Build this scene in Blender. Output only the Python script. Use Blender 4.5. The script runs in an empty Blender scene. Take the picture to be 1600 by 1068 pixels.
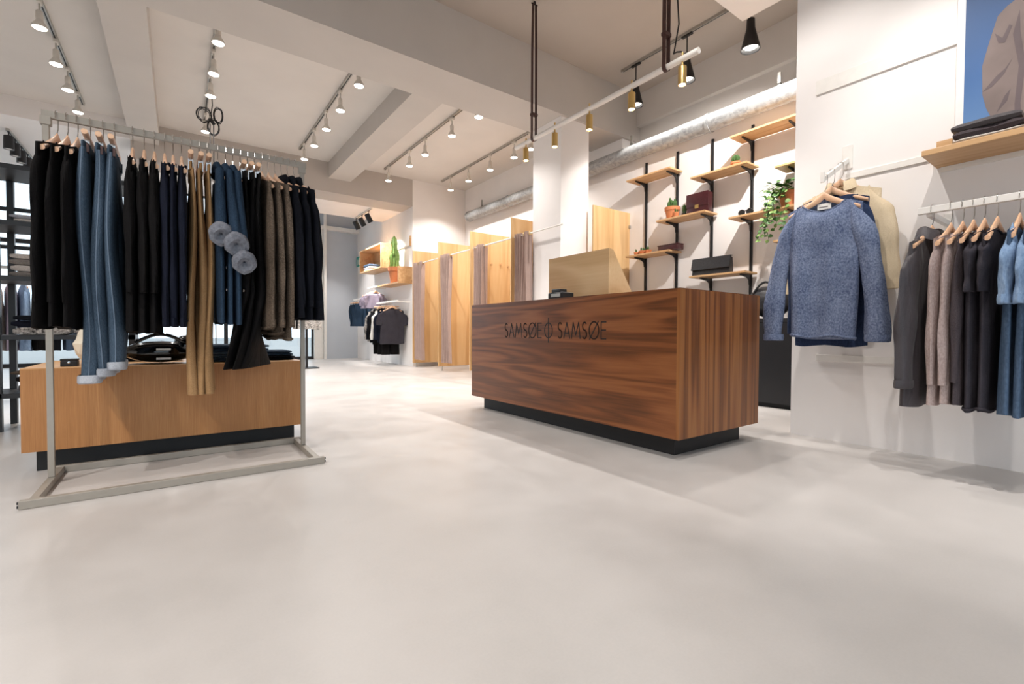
import bpy, bmesh, math, random
from mathutils import Vector, Matrix
from math import sin, cos, pi, radians as R

# ------------------------------------------------------------------ camera, world, exposure
SC = bpy.context.scene
COL = SC.collection
YAW, PITCH, ROLL, FPX = R(35.90), R(1.234), R(0.267), 723.34
fw = Vector((sin(YAW)*cos(PITCH), cos(YAW)*cos(PITCH), -sin(PITCH)))
r0 = Vector((cos(YAW), -sin(YAW), 0)); u0 = r0.cross(fw)
rt = cos(ROLL)*r0 + sin(ROLL)*u0; up = -sin(ROLL)*r0 + cos(ROLL)*u0
cam_d = bpy.data.cameras.new('camera'); cam = bpy.data.objects.new('camera', cam_d); COL.objects.link(cam)
cam.matrix_world = Matrix(((rt.x, up.x, -fw.x, 0), (rt.y, up.y, -fw.y, 0), (rt.z, up.z, -fw.z, .75), (0, 0, 0, 1)))
cam_d.sensor_width = 36; cam_d.lens = FPX*36/1600; cam_d.clip_start = .05; cam_d.clip_end = 200
SC.camera = cam

W = bpy.data.worlds.new('overcast_sky'); SC.world = W; W.use_nodes = True
bg = W.node_tree.nodes['Background']; bg.inputs[0].default_value = (.80, .90, 1.0, 1); bg.inputs[1].default_value = 2.4

vs = SC.view_settings
vs.view_transform = 'Standard'; vs.look = 'None'; vs.gamma = 1; vs.use_curve_mapping = False
vs.exposure = 0.03
SPOT_TRACK, SPOT_BRASS, SPOT_CONE, SPOT_NEAR, SPOT_BLACK = 68, 56, 45, 115, 230
WARM = (1.0, .962, .925)

# ------------------------------------------------------------------ materials
def lin(c):
    return tuple((x/12.92 if x <= .04045 else ((x+.055)/1.055)**2.4) for x in c)
def hexc(h):
    return lin(tuple(int(h[i:i+2], 16)/255 for i in (0, 2, 4)))
class NT:
    def __init__(s, name):
        s.m = bpy.data.materials.new(name); s.m.use_nodes = True
        s.t = s.m.node_tree; s.b = s.t.nodes['Principled BSDF']
        s.co = None
    def n(s, typ, **kw):
        x = s.t.nodes.new(typ)
        for k, v in kw.items(): setattr(x, k, v)
        return x
    def l(s, a, b): s.t.links.new(a, b)
    def coord(s, scale=(1, 1, 1), rot=(0, 0, 0)):
        tc = s.n('ShaderNodeTexCoord'); mp = s.n('ShaderNodeMapping')
        mp.inputs['Scale'].default_value = scale; mp.inputs['Rotation'].default_value = rot
        s.l(tc.outputs['Object'], mp.inputs[0]); return mp.outputs[0]
    def noise(s, vec, scale, detail=2, rough=.5, dist=0):
        x = s.n('ShaderNodeTexNoise'); s.l(vec, x.inputs['Vector'])
        x.inputs['Scale'].default_value = scale; x.inputs['Detail'].default_value = detail
        x.inputs['Roughness'].default_value = rough; x.inputs['Distortion'].default_value = dist
        return x.outputs[0]
    def ramp(s, fac, stops):
        x = s.n('ShaderNodeValToRGB'); s.l(fac, x.inputs[0]); e = x.color_ramp.elements
        while len(e) < len(stops): e.new(.5)
        for i, (p, c) in enumerate(stops): e[i].position = p; e[i].color = (*c, 1) if len(c) == 3 else c
        return x.outputs[0]
    def mix(s, fac, a, b, mode='MIX'):
        x = s.n('ShaderNodeMix', data_type='RGBA', blend_type=mode)
        for v, i in ((fac, 0), (a, 6), (b, 7)):
            if hasattr(v, 'links'): s.l(v, x.inputs[i])
            else: x.inputs[i].default_value = v if i == 0 else (*v, 1)
        return x.outputs[2]
    def math(s, op, a, b=0.):
        x = s.n('ShaderNodeMath', operation=op)
        for v, i in ((a, 0), (b, 1)):
            if hasattr(v, 'links'): s.l(v, x.inputs[i])
            else: x.inputs[i].default_value = v
        return x.outputs[0]
    def bump(s, h, strength=.2, dist=.01):
        x = s.n('ShaderNodeBump'); x.inputs['Strength'].default_value = strength; x.inputs['Distance'].default_value = dist
        s.l(h, x.inputs['Height']); s.l(x.outputs[0], s.b.inputs['Normal'])
    def base(s, c, rough=.5, metal=0., spec=.5):
        if hasattr(c, 'links'): s.l(c, s.b.inputs['Base Color'])
        else: s.b.inputs['Base Color'].default_value = (*c, 1)
        s.b.inputs['Roughness'].default_value = rough; s.b.inputs['Metallic'].default_value = metal
        s.b.inputs['Specular IOR Level'].default_value = spec
        return s.m
MATS = {}
def paint(name, h, rough=.6, var=.03, spec=.3):
    k = NT(name); c = hexc(h); n = k.noise(k.coord(), 1.7, 3)
    k.bump(k.noise(k.coord(), 60, 2), .05, .004)
    return k.base(k.ramp(n, [(.3, tuple(x*(1-var) for x in c)), (.7, tuple(min(1, x*(1+var)) for x in c))]), rough, 0, spec)
def plain(name, h, rough=.5, metal=0., spec=.5):
    k = NT(name); c = hexc(h); n = k.noise(k.coord(), 25, 2)
    return k.base(k.ramp(n, [(.3, tuple(x*.975 for x in c)), (.7, tuple(min(1, x*1.02) for x in c))]), rough, metal, spec)
def fabric(name, h, h2=None, scale=220, rough=.85, var=.16, bump=.25, sheen=0., spec=.15, stretch=(1, 1, 1), wr=.5):
    k = NT(name); a = hexc(h); b = hexc(h2) if h2 else tuple(x*(1-var) for x in a)
    v = k.coord(stretch)
    big = k.noise(v, 7, 3); fine = k.noise(v, scale, 2, .6)
    f = k.math('ADD', k.math('MULTIPLY', big, .35), k.math('MULTIPLY', fine, .65))
    w1 = k.noise(k.coord((1, 1, .35)), 16, 3, .55, .8)
    hgt = k.math('ADD', k.math('MULTIPLY', w1, 9*wr), k.math('MULTIPLY', fine, bump*1.2))
    k.bump(hgt, .55, .0032)
    k.b.inputs['Sheen Weight'].default_value = sheen; k.b.inputs['Sheen Roughness'].default_value = .5
    return k.base(k.ramp(f, [(.35, b), (.65, a)]), rough, 0, spec)
def wood(name, cols, axis, ring=26, along=.5, across=4.5, fine=70, rough=.45, fw_=.35, bump=.04, spec=.4, seed=0, dist=.5):
    """grain runs along the given axis; cols = dark, mid, light"""
    k = NT(name)
    s1 = [across]*3; s1[axis] = along
    s2 = [fine]*3; s2[axis] = fine*.03
    v = k.coord(tuple(s1)); v2 = k.coord(tuple(s2))
    va = k.n('ShaderNodeVectorMath', operation='ADD'); k.l(v, va.inputs[0]); va.inputs[1].default_value = (seed*3.1, seed*1.7, seed*2.3)
    n = k.noise(va.outputs[0], 1.0, 2.5, .45, dist)
    band = k.math('ADD', k.math('MULTIPLY', k.math('SINE', k.math('MULTIPLY', n, ring)), .5), .5)
    fn = k.noise(v2, 1.0, 3, .6)
    f = k.math('ADD', k.math('MULTIPLY', band, 1-fw_), k.math('MULTIPLY', fn, fw_))
    c = k.ramp(f, [(.15, hexc(cols[0])), (.5, hexc(cols[1])), (.85, hexc(cols[2]))])
    k.bump(fn, bump, .003)
    return k.base(c, rough, 0, spec)
M = MATS
def floor_mat():
    k = NT('polished_concrete'); v = k.coord()
    n1 = k.noise(v, .55, 4, .55, .4); n2 = k.noise(v, 3.5, 5, .6); n3 = k.noise(v, 140, 2)
    f = k.math('ADD', k.math('MULTIPLY', n1, .6), k.math('ADD', k.math('MULTIPLY', n2, .3), k.math('MULTIPLY', n3, .1)))
    c = k.ramp(f, [(.3, hexc('aeaaa6')), (.5, hexc('bdb8b4')), (.7, hexc('c7c2be'))])
    rr = k.ramp(n2, [(.3, (.30,)*3), (.7, (.44,)*3)])
    m = k.base(c, .35, 0, .5); k.l(rr, k.b.inputs['Roughness']); k.bump(n2, .03, .01)
    return m
M['floor'] = floor_mat()
M['wall'] = paint('white_wall_paint', 'f0ebe8')
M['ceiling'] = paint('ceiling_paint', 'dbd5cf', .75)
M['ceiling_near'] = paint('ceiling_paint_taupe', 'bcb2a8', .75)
M['beam'] = paint('beam_paint', 'c8c2bc', .75)
M['beam_grey'] = paint('beam_paint_grey', 'bcb4ad', .75)
M['greywall'] = paint('grey_wall_paint', 'c3c8cf', .6)
M['white'] = plain('white_lacquer', 'ece8e2', .35)
M['lampwhite'] = plain('lamp_white', 'd9d3ca', .4)
M['blackmetal'] = plain('black_metal', '17171a', .42, .0, .5)
M['blackmatte'] = plain('black_matte', '121214', .6)
M['steel'] = plain('brushed_steel', 'b9b6b0', .38, .85)
M['rackgrey'] = plain('grey_powder_coat', '9c958b', .4, .25)
M['chrome'] = plain('chrome', 'd6d6d6', .15, 1)
M['galv'] = None
def galv():
    k = NT('galvanised_steel'); v = k.coord((6, 2, 6)); n = k.noise(v, 8, 4, .7)
    x = k.n('ShaderNodeTexVoronoi'); k.l(k.coord((1, 1, 1)), x.inputs[0]); x.inputs['Scale'].default_value = 26
    f = k.math('ADD', k.math('MULTIPLY', n, .6), k.math('MULTIPLY', x.outputs[1], .4))
    return k.base(k.ramp(f, [(.3, hexc('8f9192')), (.7, hexc('b4b5b5'))]), .55, .4)
M['galv'] = galv()
M['brass'] = plain('brass', 'd8b878', .28, .9)
M['leather_brown'] = fabric('brown_leather', '4a2c27', '36201c', 60, .45, bump=.1, spec=.5, sheen=0, wr=0)
M['oak'] = wood('oak_veneer', ('976538', 'ac7746', 'bd8b58'), 2, 20, .5, 9, 190, .45, .86)
M['oak_top'] = wood('oak_veneer_top', ('b58657', 'c99b6a', 'd9af7f'), 0, 20, .5, 9, 190, .4, .86)
M['walnut_front'] = wood('rosewood_veneer_lengthwise', ('573219', '7c4826', '915a33'), 1, 30, .42, 6.5, 90, .34, .5, seed=1, dist=.8)
M['walnut_side'] = wood('rosewood_veneer_upright', ('5c361d', '865029', '9d683a'), 2, 26, .22, 10, 110, .34, .5, seed=4, dist=.5)
M['pine'] = wood('pine_panel', ('c99c68', 'd9b07c', 'e3c08f'), 2, 22, .26, 4.5, 80, .5, .6, seed=2, dist=.7)
M['birch'] = wood('birch_plywood', ('c8a678', 'd8ba8d', 'e3cba2'), 1, 9, .6, 2.2, 40, .5, .4, seed=7, dist=1.2)
M['shelf_oak'] = wood('shelf_oak', ('b3875a', 'c69b6d', 'd6b084'), 1, 18, .5, 8, 90, .45, .6, seed=3)
M['hanger_wood'] = wood('hanger_beech', ('d3a582', 'e6bd9b', 'f0cdae'), 0, 10, .8, 9, 90, .4, .6)
M['terracotta'] = plain('terracotta', 'c97f54', .8)
M['cactus'] = fabric('cactus_skin', '4d6b3c', '38512d', 90, .7, bump=.3, sheen=0, wr=0)
M['leaf'] = fabric('leaf_green', '4e7a38', '2f5426', 20, .5, bump=.1, sheen=0, spec=.4, wr=0)
M['leaf_light'] = fabric('leaf_light_green', '8aa95e', '6c8d45', 20, .5, bump=.1, sheen=0, spec=.4, wr=0)
M['soil'] = fabric('soil', '3b2c22', '2a1f18', 60, .95, wr=0)
M['black'] = fabric('black_cloth', '121011', '0a0909')
M['black2'] = fabric('black_twill', '110f10', '0a0909', 300)
M['navy'] = fabric('navy_sweatshirt', '171b2a', '10131e')
M['darknavy'] = fabric('dark_navy_wool', '11141d', '0a0c12', 150)
M['brownknit'] = fabric('brown_marl_knit', '6f6154', '3f352d', 130, bump=.6)
M['jeans'] = fabric('washed_denim', '506172', '384757', 260, stretch=(1, 1, .35), bump=.3)
M['jeans_in'] = fabric('pale_denim_inside', 'b9bcc2', '9b9fa8', 220)
M['seam'] = plain('denim_seam', '66778a', .8)
M['denim'] = fabric('mid_blue_denim', '2d4054', '1e2d3e', 260, stretch=(1, 1, .35))
M['fleece'] = fabric('grey_fleece_lining', '8a8d96', '6b6e77', 60, bump=.9)
M['khaki'] = fabric('khaki_twill', 'a98660', '906f4b', 260)
M['sweater'] = fabric('blue_marl_knit', '8490aa', '4b5775', 110, bump=.7, stretch=(1, 1, .8))
M['sweater_dark'] = fabric('dark_blue_knit', '33415f', '25304a', 110, bump=.5)
M['beige'] = fabric('beige_cotton', 'e0cdb0', 'd2bd9c', 240)
M['charcoal'] = fabric('charcoal_satin', '453f42', '383336', 300, .5, sheen=.1, spec=.4)
M['linen'] = fabric('rose_grey_linen', 'b3a19c', '94827e', 160, bump=.6, stretch=(1, 1, .5))
M['darktaupe'] = fabric('dark_taupe_jersey', '4d4548', '3c3538', 220)
M['darkgrey'] = fabric('dark_grey_jersey', '3d3a40', '2f2c32', 220)
M['ltblue'] = fabric('light_blue_slub', '8fa6c2', '6f88a8', 130, bump=.5, stretch=(1, 1, .4))
M['steelblue'] = fabric('steel_blue_slub', '52667f', '3f5168', 130, bump=.5, stretch=(1, 1, .4))
M['curtain'] = fabric('taupe_curtain', 'b8a198', 'a68f86', 200, bump=.2, wr=.08)
M['burgundy'] = fabric('burgundy_leather', '4a1d22', '351317', 60, .3, bump=.1, sheen=0, spec=.6, wr=0)
M['blackleather'] = fabric('black_leather', '2a2a2d', '1c1c1f', 60, .4, bump=.15, sheen=0, spec=.5, wr=0)
M['patent'] = plain('black_patent', '0c0b0b', .08, 0, .6)
M['pale'] = fabric('pale_cotton', 'c9c2bd', 'a9a29c', 160)
M['greyfold'] = fabric('grey_cotton', '8b8580', '6d6762', 160)
M['pattern'] = fabric('speckled_print', 'd8d2cc', '1b1a1c', 60, var=.5)
M['lightgrey'] = fabric('light_grey_jersey', 'bcbcc4', 'a2a2ab', 160)
M['palepurple'] = fabric('mauve_grey_cotton', '9d93a3', '827888', 160)
M['label'] = plain('white_label', 'efece6', .7)
M['labelprint'] = plain('label_print', '77726c', .7)
M['ink'] = plain('dark_lettering', '1b110c', .6)
M['teal'] = plain('sign_teal', '1f9a8d', .5)
M['vase'] = plain('cream_paper', 'e5dcc9', .7)
M['board'] = plain('poster_board', 'f0ecea', .5)
def poster_blue():
    k = NT('poster_blue_print'); n = k.noise(k.coord((1, 1, 1)), 1.2, 3)
    sx = k.n('ShaderNodeSeparateXYZ'); k.l(k.coord((1, 1, .9)), sx.inputs[0])
    f = k.math('ADD', sx.outputs[2], k.math('MULTIPLY', n, .25))
    return k.base(k.ramp(f, [(.15, hexc('6f97c8')), (.55, hexc('3f689f')), (1.0, hexc('243f66'))]), .45)
M['poster'] = poster_blue()
M['poster_jacket'] = fabric('poster_jacket_print', '8d7f7b', '7a6d69', 4, .5, bump=0, sheen=0, wr=0)
M['poster_dark'] = fabric('poster_fold_print', '74686a', '675c5d', 4, .5, bump=0, sheen=0, wr=0)
M['pavement'] = paint('pavement', '9a9a98', .8)
M['facade'] = paint('pale_render', 'e6e4df', .8)
def emit(name, c, s):
    k = NT(name); k.base((.9, .9, .9), .3)
    k.b.inputs['Emission Color'].default_value = (*c, 1); k.b.inputs['Emission Strength'].default_value = s
    return k.m
M['bulb'] = emit('lit_bulb', (1, .93, .84), 14)
def glass():
    m = bpy.data.materials.new('clear_glass'); m.use_nodes = True; t = m.node_tree; t.nodes.clear()
    o = t.nodes.new('ShaderNodeOutputMaterial'); mx = t.nodes.new('ShaderNodeMixShader')
    tr = t.nodes.new('ShaderNodeBsdfTransparent'); gl = t.nodes.new('ShaderNodeBsdfGlossy')
    tr.inputs[0].default_value = (.93, .96, .97, 1); gl.inputs['Roughness'].default_value = .02
    mx.inputs[0].default_value = .07
    t.links.new(tr.outputs[0], mx.inputs[1]); t.links.new(gl.outputs[0], mx.inputs[2]); t.links.new(mx.outputs[0], o.inputs[0])
    return m
M['glass'] = glass()

# ------------------------------------------------------------------ mesh helpers
class MB:
    def __init__(s): s.v = []; s.f = []
    def box(s, x0, x1, y0, y1, z0, z1, bev=0):
        if bev:
            bm = bmesh.new(); bmesh.ops.create_cube(bm, size=1)
            for v in bm.verts:
                v.co = Vector(((x0+x1)/2+v.co.x*(x1-x0), (y0+y1)/2+v.co.y*(y1-y0), (z0+z1)/2+v.co.z*(z1-z0)))
            bmesh.ops.bevel(bm, geom=list(bm.edges), offset=bev, segments=2, affect='EDGES', profile=.5)
            bm.verts.ensure_lookup_table(); b = len(s.v)
            s.v += [tuple(v.co) for v in bm.verts]; s.f += [tuple(b+v.index for v in f.verts) for f in bm.faces]; bm.free(); return s
        b = len(s.v)
        s.v += [(x, y, z) for z in (z0, z1) for y in (y0, y1) for x in (x0, x1)]
        s.f += [tuple(b+i for i in q) for q in ((0, 2, 3, 1), (4, 5, 7, 6), (0, 1, 5, 4), (2, 6, 7, 3), (0, 4, 6, 2), (1, 3, 7, 5))]
        return s
    def loft(s, rings, cap0=True, cap1=True, close=True):
        n = len(rings[0]); b = len(s.v)
        for r in rings: s.v += [tuple(p) for p in r]
        for i in range(len(rings)-1):
            for j in range(n if close else n-1):
                k = (j+1) % n
                s.f.append((b+i*n+j, b+i*n+k, b+(i+1)*n+k, b+(i+1)*n+j))
        if close and cap0: s.f.append(tuple(b+j for j in reversed(range(n))))
        if close and cap1: s.f.append(tuple(b+(len(rings)-1)*n+j for j in range(n)))
        return s
    def tube(s, pts, r, n=8, cap=True, flat=1.0):
        pts = [Vector(p) for p in pts]; rings = []; prev = None
        for i, p in enumerate(pts):
            d = (pts[min(i+1, len(pts)-1)]-pts[max(i-1, 0)]).normalized()
            if prev is None:
                a = Vector((0, 0, 1)) if abs(d.z) < .9 else Vector((1, 0, 0)); a = (a-d*a.dot(d)).normalized()
            else: a = (prev-d*prev.dot(d)).normalized()
            prev = a; c = d.cross(a); rr = r[i] if isinstance(r, (list, tuple)) else r
            rings.append([p+a*rr*cos(2*pi*j/n)+c*rr*flat*sin(2*pi*j/n) for j in range(n)])
        return s.loft(rings, cap, cap)
    def lathe(s, prof, n=20, c=(0, 0, 0), cap0=True, cap1=True):
        return s.loft([[(c[0]+r*cos(2*pi*j/n), c[1]+r*sin(2*pi*j/n), c[2]+z) for j in range(n)] for r, z in prof], cap0, cap1)
    def prism(s, poly, d, f):
        """poly of 2-D points, thickness d, f(u, v, w) -> 3-D"""
        n = len(poly); b = len(s.v)
        s.v += [tuple(f(u, v, 0)) for u, v in poly]+[tuple(f(u, v, d)) for u, v in poly]
        s.f.append(tuple(b+i for i in reversed(range(n)))); s.f.append(tuple(b+n+i for i in range(n)))
        for i in range(n): s.f.append((b+i, b+(i+1) % n, b+n+(i+1) % n, b+n+i))
        return s
    def blob(s, c, r, n=10, m=7, jit=0, seed=0, fl=None):
        rnd = random.Random(seed); rings = []
        for i in range(m+1):
            a = -pi/2+pi*i/m
            ring = []
            for j in range(n):
                k = 1+jit*(rnd.random()-.5)
                ring.append((c[0]+r[0]*k*max(.02, cos(a))*cos(2*pi*j/n), c[1]+r[1]*k*max(.02, cos(a))*sin(2*pi*j/n), c[2]+r[2]*sin(a)*(1+jit*.4*(rnd.random()-.5))))
            rings.append(ring)
        return s.loft(rings)
    def mesh(s, name, mat, smooth=False, ang=40):
        me = bpy.data.meshes.new(name); me.from_pydata(s.v, [], s.f); me.update()
        bm = bmesh.new(); bm.from_mesh(me); bmesh.ops.recalc_face_normals(bm, faces=bm.faces); bm.to_mesh(me); bm.free()
        if smooth:
            me.shade_smooth(); me.set_sharp_from_angle(angle=R(ang))
        me.materials.append(M[mat] if isinstance(mat, str) else mat)
        return me
    def build(s, name, mat, parent=None, smooth=False, label=None, ang=40, loc=None):
        o = bpy.data.objects.new(name, s.mesh(name, mat, smooth, ang)); COL.objects.link(o)
        if parent: o.parent = parent
        if loc: o.location = loc
        if label: o['label'] = label
        return o
def tag(o, label, cat, group=None):
    o['label'] = label; o['category'] = cat
    if group: o['group'] = group
    return o
def thing(name, label, cat, loc=(0, 0, 0), rz=0, group=None):
    o = bpy.data.objects.new(name, None); COL.objects.link(o); o.empty_display_size = .05
    o.location = loc; o.rotation_euler = (0, 0, rz)
    return tag(o, label, cat, group)
def struct(name, mb, mat, parent=None, smooth=False):
    o = mb.build(name, mat, parent, smooth)
    if not parent: o['kind'] = 'structure'
    return o
def dup(root, loc, rz=None, label=None, group=None, parent=None):
    c = root.copy(); COL.objects.link(c); c.location = loc
    if rz is not None: c.rotation_euler = (root.rotation_euler[0], root.rotation_euler[1], rz)
    if label: c['label'] = label
    if group: c['group'] = group
    def rec(a, b):
        for ch in list(a.children):
            d = ch.copy(); COL.objects.link(d); d.parent = b; rec(ch, d)
    rec(root, c)
    return c
def spot(parent, loc, energy, size=110, blend=.7, radius=.03, tilt=(0, 0), color=WARM):
    l = bpy.data.lights.new('lamp_light', 'SPOT'); l.energy = energy; l.spot_size = R(size); l.spot_blend = blend
    l.shadow_soft_size = radius; l.color = color
    o = bpy.data.objects.new('lamp_light', l); COL.objects.link(o); o.parent = parent; o.location = loc
    o.rotation_euler = (tilt[0], tilt[1], 0); return o

# ------------------------------------------------------------------ the setting
XW, YE = 3.72, 1.575          # jutting right wall
XS, YF, ZF, ZN = 5.42, 9.35, 4.0, 4.36
struct('floor', MB().box(-5, 6.2, -3.6, 13.3, -.2, 0), 'floor')
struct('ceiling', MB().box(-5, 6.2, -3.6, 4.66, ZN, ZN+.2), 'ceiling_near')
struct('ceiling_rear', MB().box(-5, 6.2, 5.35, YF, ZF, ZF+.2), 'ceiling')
struct('ceiling_entrance', MB().box(-.56, 4.12, YF+.6, 11.14, 3.43, 3.63), 'wall')
struct('ceiling_window_bay', MB().box(-5, -.56, YF+.6, 13.1, 3.72, 3.92), 'wall')
struct('trim_15', MB().box(-5, -.56, YF, YF+.6, 3.72, 4.2), 'wall')
struct('ceiling_porch', MB().box(-.56, 6.2, 11.14, 13.5, 3.95, 4.15), 'greywall')
struct('trim_1', MB().box(-5, 6.19, 4.66, 5.35, 3.65, 4.56), 'beam')                      # main cross beam
struct('trim_2', MB().box(-.56, 4.12, YF, YF+.6, 3.43, 4.2), 'beam_grey')                   # rear cross beam
struct('trim_3', MB().box(2.39, 2.81, 5.35, YF, 3.70, 4.0), 'beam')
struct('trim_4', MB().box(-.56, -.2, 5.35, YF, 3.70, 4.0), 'beam')
struct('trim_5', MB().box(-3.5, -3.1, 5.35, YF, 3.70, 4.0), 'beam')
struct('trim_6', MB().box(3.0, 4.81, 1.0, 2.57, 4.0, ZN), 'wall')                          # bulkhead over the wall end
struct('trim_7', MB().box(-.56, 4.12, 11.0, 11.14, 3.63, 4.0), 'wall')
struct('wall_right', MB().box(XW, 6.2, -3.6, YE, 0, ZN), 'wall')
struct('wall_shelving', MB().box(XS, 6.2, YE, 4.70, 0, 3.38), 'wall')
struct('wall_upper', MB().box(5.78, 6.2, YE, 4.66, 3.38, ZN), 'ceiling')
struct('trim_8', MB().box(5.70, 5.78, YE, 4.66, 3.88, ZN), 'ceiling')
struct('wall_fitting_rooms', MB().box(XS, 6.2, 4.70, YF+.2, 0, ZF), 'wall')
struct('wall_rear', MB().box(4.12, XS, YF, YF+.6, 0, ZF), 'wall')
struct('wall_entrance', MB().box(4.12, 4.4, YF+.6, 13.3, 0, 4.0), 'wall')
struct('wall_column', MB().box(4.2, 4.72, 4.70, 5.30, 0, 3.65), 'wall')
struct('wall_left', MB().box(-5.2, -5, -3.6, 13.3, 0, ZN), 'wall')
struct('wall_grey', MB().box(2.95, 4.12, 13.1, 13.3, 0, 4.0), 'greywall')
struct('trim_9', MB().box(2.95, 3.25, 13.02, 13.1, 0, 3.5), 'white')
struct('trim_10', MB().box(2.95, 4.12, 12.95, 13.1, 3.46, 3.56), 'white')
struct('trim_11', MB().box(3.18, 3.24, 12.9, 12.96, 0, 3.95), 'white')
# shopfront glazing at the far end
def glazing(name, x0, x1, y, z0, zt, z1, nx, mat='blackmetal'):
    fr = MB(); t = .04
    for i in range(nx+1):
        x = x0+(x1-x0)*i/nx; fr.box(x-t, x+t, y-t, y+t, z0, z1)
    for z in (z0+.04, zt, z1-.04): fr.box(x0, x1, y-.05, y+.05, z-.04, z+.04)
    w = struct(name, fr, mat)
    for i in range(nx):
        a, b = x0+(x1-x0)*i/nx, x0+(x1-x0)*(i+1)/nx
        for p, q in ((z0, zt), (zt, z1)):
            MB().box(a+t, b-t, y-.004, y+.004, p+.04, q-.04).build('pane', 'glass', w)
    return w
glazing('window_1', -5, 2.95, 13.15, 0, 2.5, 3.95, 4)
glazing('window_2', -4.6, 3.4, -3.5, .2, 2.7, 3.6, 5)
struct('wall_front', MB().box(-5, 6.2, -3.7, -3.55, 3.6, ZN).box(-5, 6.2, -3.7, -3.55, 0, .2).box(-5, -4.6, -3.7, -3.55, .2, 3.6).box(3.4, 6.2, -3.7, -3.55, .2, 3.6), 'wall')
struct('pavement', MB().box(-40, 40, 13.3, 60, -.25, -.05), 'pavement')
struct('pavement_front', MB().box(-40, 40, -60, -3.7, -.25, -.05), 'pavement')
# white wall strips on the right wall
for i, (y0, y1, z0, z1) in enumerate(((.70, 1.44, 2.445, 2.545), (.1, 1.25, 1.80, 1.84), (.55, 1.41, .555, .60))):
    struct('trim_%d' % (12+i), MB().box(XW-.012, XW, y0, y1, z0, z1, .002), 'white')
# ventilation duct
d = thing('ventilation_duct', 'long galvanised round ventilation duct along the wall above the shelves', 'duct', (5.27, 0, 3.30))
MB().tube([(0, y, 0) for y in (1.6, 3, 5, 7, 8.95)], .105, 20).build('duct_pipe', 'galv', d, True)
for y in (3.2, 5.9, 7.4, 8.9):
    MB().tube([(0, y-.02, 0), (0, y+.02, 0)], .115, 20).build('duct_collar', 'galv', d, True)
for y in (2.4, 4.4, 6.6, 8.4):
    MB().box(-.012, .012, y-.015, y+.015, .1, .25).box(-.012, .3, y-.015, y+.015, .12, .135).build('duct_bracket', 'steel', d)

# ------------------------------------------------------------------ counter
XC, YC0, YC1, XC1, ZB, ZT = 2.37, 1.61, 3.955, 3.30, .12, 1.012
ct = thing('sales_counter', 'dark reddish wood sales counter with shop lettering on its front', 'counter', (0, 0, 0))
MB().box(XC, XC+.02, YC0+.02, YC1, ZB, ZT-.004).build('front_panel', 'walnut_front', ct)
MB().box(XC, XC1, YC0, YC0+.02, ZB, ZT-.004).build('side_panel', 'walnut_side', ct)
MB().box(XC+.02, XC1, YC1-.02, YC1, ZB, ZT-.004).build('side_panel', 'walnut_side', ct)
MB().box(XC, XC1, YC0, YC1, ZT-.004, ZT).build('counter_top', 'walnut_front', ct)
MB().box(XC+.02, XC1, YC0+.02, YC1-.02, ZB, ZB+.02).build('bottom_board', 'blackmatte', ct)
MB().box(XC+.09, XC1-.08, YC0+.09, YC1-.09, 0, ZB).build('plinth', 'blackmatte', ct, label='black recessed plinth')
def letters():
    """thin strokes in letter units: height 1"""
    def arc(cx, cy, rx, ry, a0, a1, n=14): return [(cx+rx*cos(R(a0+(a1-a0)*i/n)), cy+ry*sin(R(a0+(a1-a0)*i/n))) for i in range(n+1)]
    S = [arc(.20, .76, .155, .24, 40, 270, 12)[:-1]+arc(.20, .26, .175, .26, 90, -140, 12)]
    A = [[(0, 0), (.27, 1), (.54, 0)], [(.10, .33), (.44, .33)]]
    Mm = [[(0, 0), (.13, 1), (.36, .22), (.60, 1), (.73, 0)]]
    O = [arc(.40, .5, .38, .52, 0, 360, 28), [(.06, -.04), (.74, 1.04)]]
    E_ = [[(.36, 1), (0, 1), (0, 0), (.36, 0)], [(0, .52), (.34, .52)]]
    return dict(S=(S, .40), A=(A, .54), M=(Mm, .73), O=(O, .80), E=(E_, .36))
L = letters()
def word(txt, y_left, y_right, z0, h, mb, wd=.009):
    gap = .16; tot = sum(L[c][1] for c in txt)+gap*(len(txt)-1); sx = (y_left-y_right)/tot; x = 0
    for c in txt:
        for st in L[c][0]:
            for (a, b), (e, f) in zip(st, st[1:]):
                p = Vector((y_left-(x+a)*sx, z0+b*h)); q = Vector((y_left-(x+e)*sx, z0+f*h))
                dd = (q-p); 
                if dd.length < 1e-6: continue
                dd.normalize(); nn = Vector((-dd.y, dd.x))*wd/2; p -= dd*wd*.35; q += dd*wd*.35
                mb.prism([tuple(p+nn), tuple(q+nn), tuple(q-nn), tuple(p-nn)], .0012, lambda u, v, w: (XC-.0012+w, u, v))
        x += L[c][1]+gap
lt = MB()
word('SAMSOE', 3.385, 2.872, .706, .116, lt); word('SAMSOE', 2.675, 2.182, .706, .116, lt)
cy = [(2.786+.046*cos(2*pi*i/30), .764+.058*sin(2*pi*i/30)) for i in range(31)]
for (a, b), (e, f) in list(zip(cy, cy[1:]))+[((2.786, .668), (2.786, .864))]:
    p, q = Vector((a, b)), Vector((e, f)); dd = (q-p).normalized(); nn = Vector((-dd.y, dd.x))*.0045
    lt.prism([tuple(p+nn), tuple(q+nn), tuple(q-nn), tuple(p-nn)], .0012, lambda u, v, w: (XC-.0012+w, u, v))
lt.build('lettering', 'ink', ct)
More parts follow.
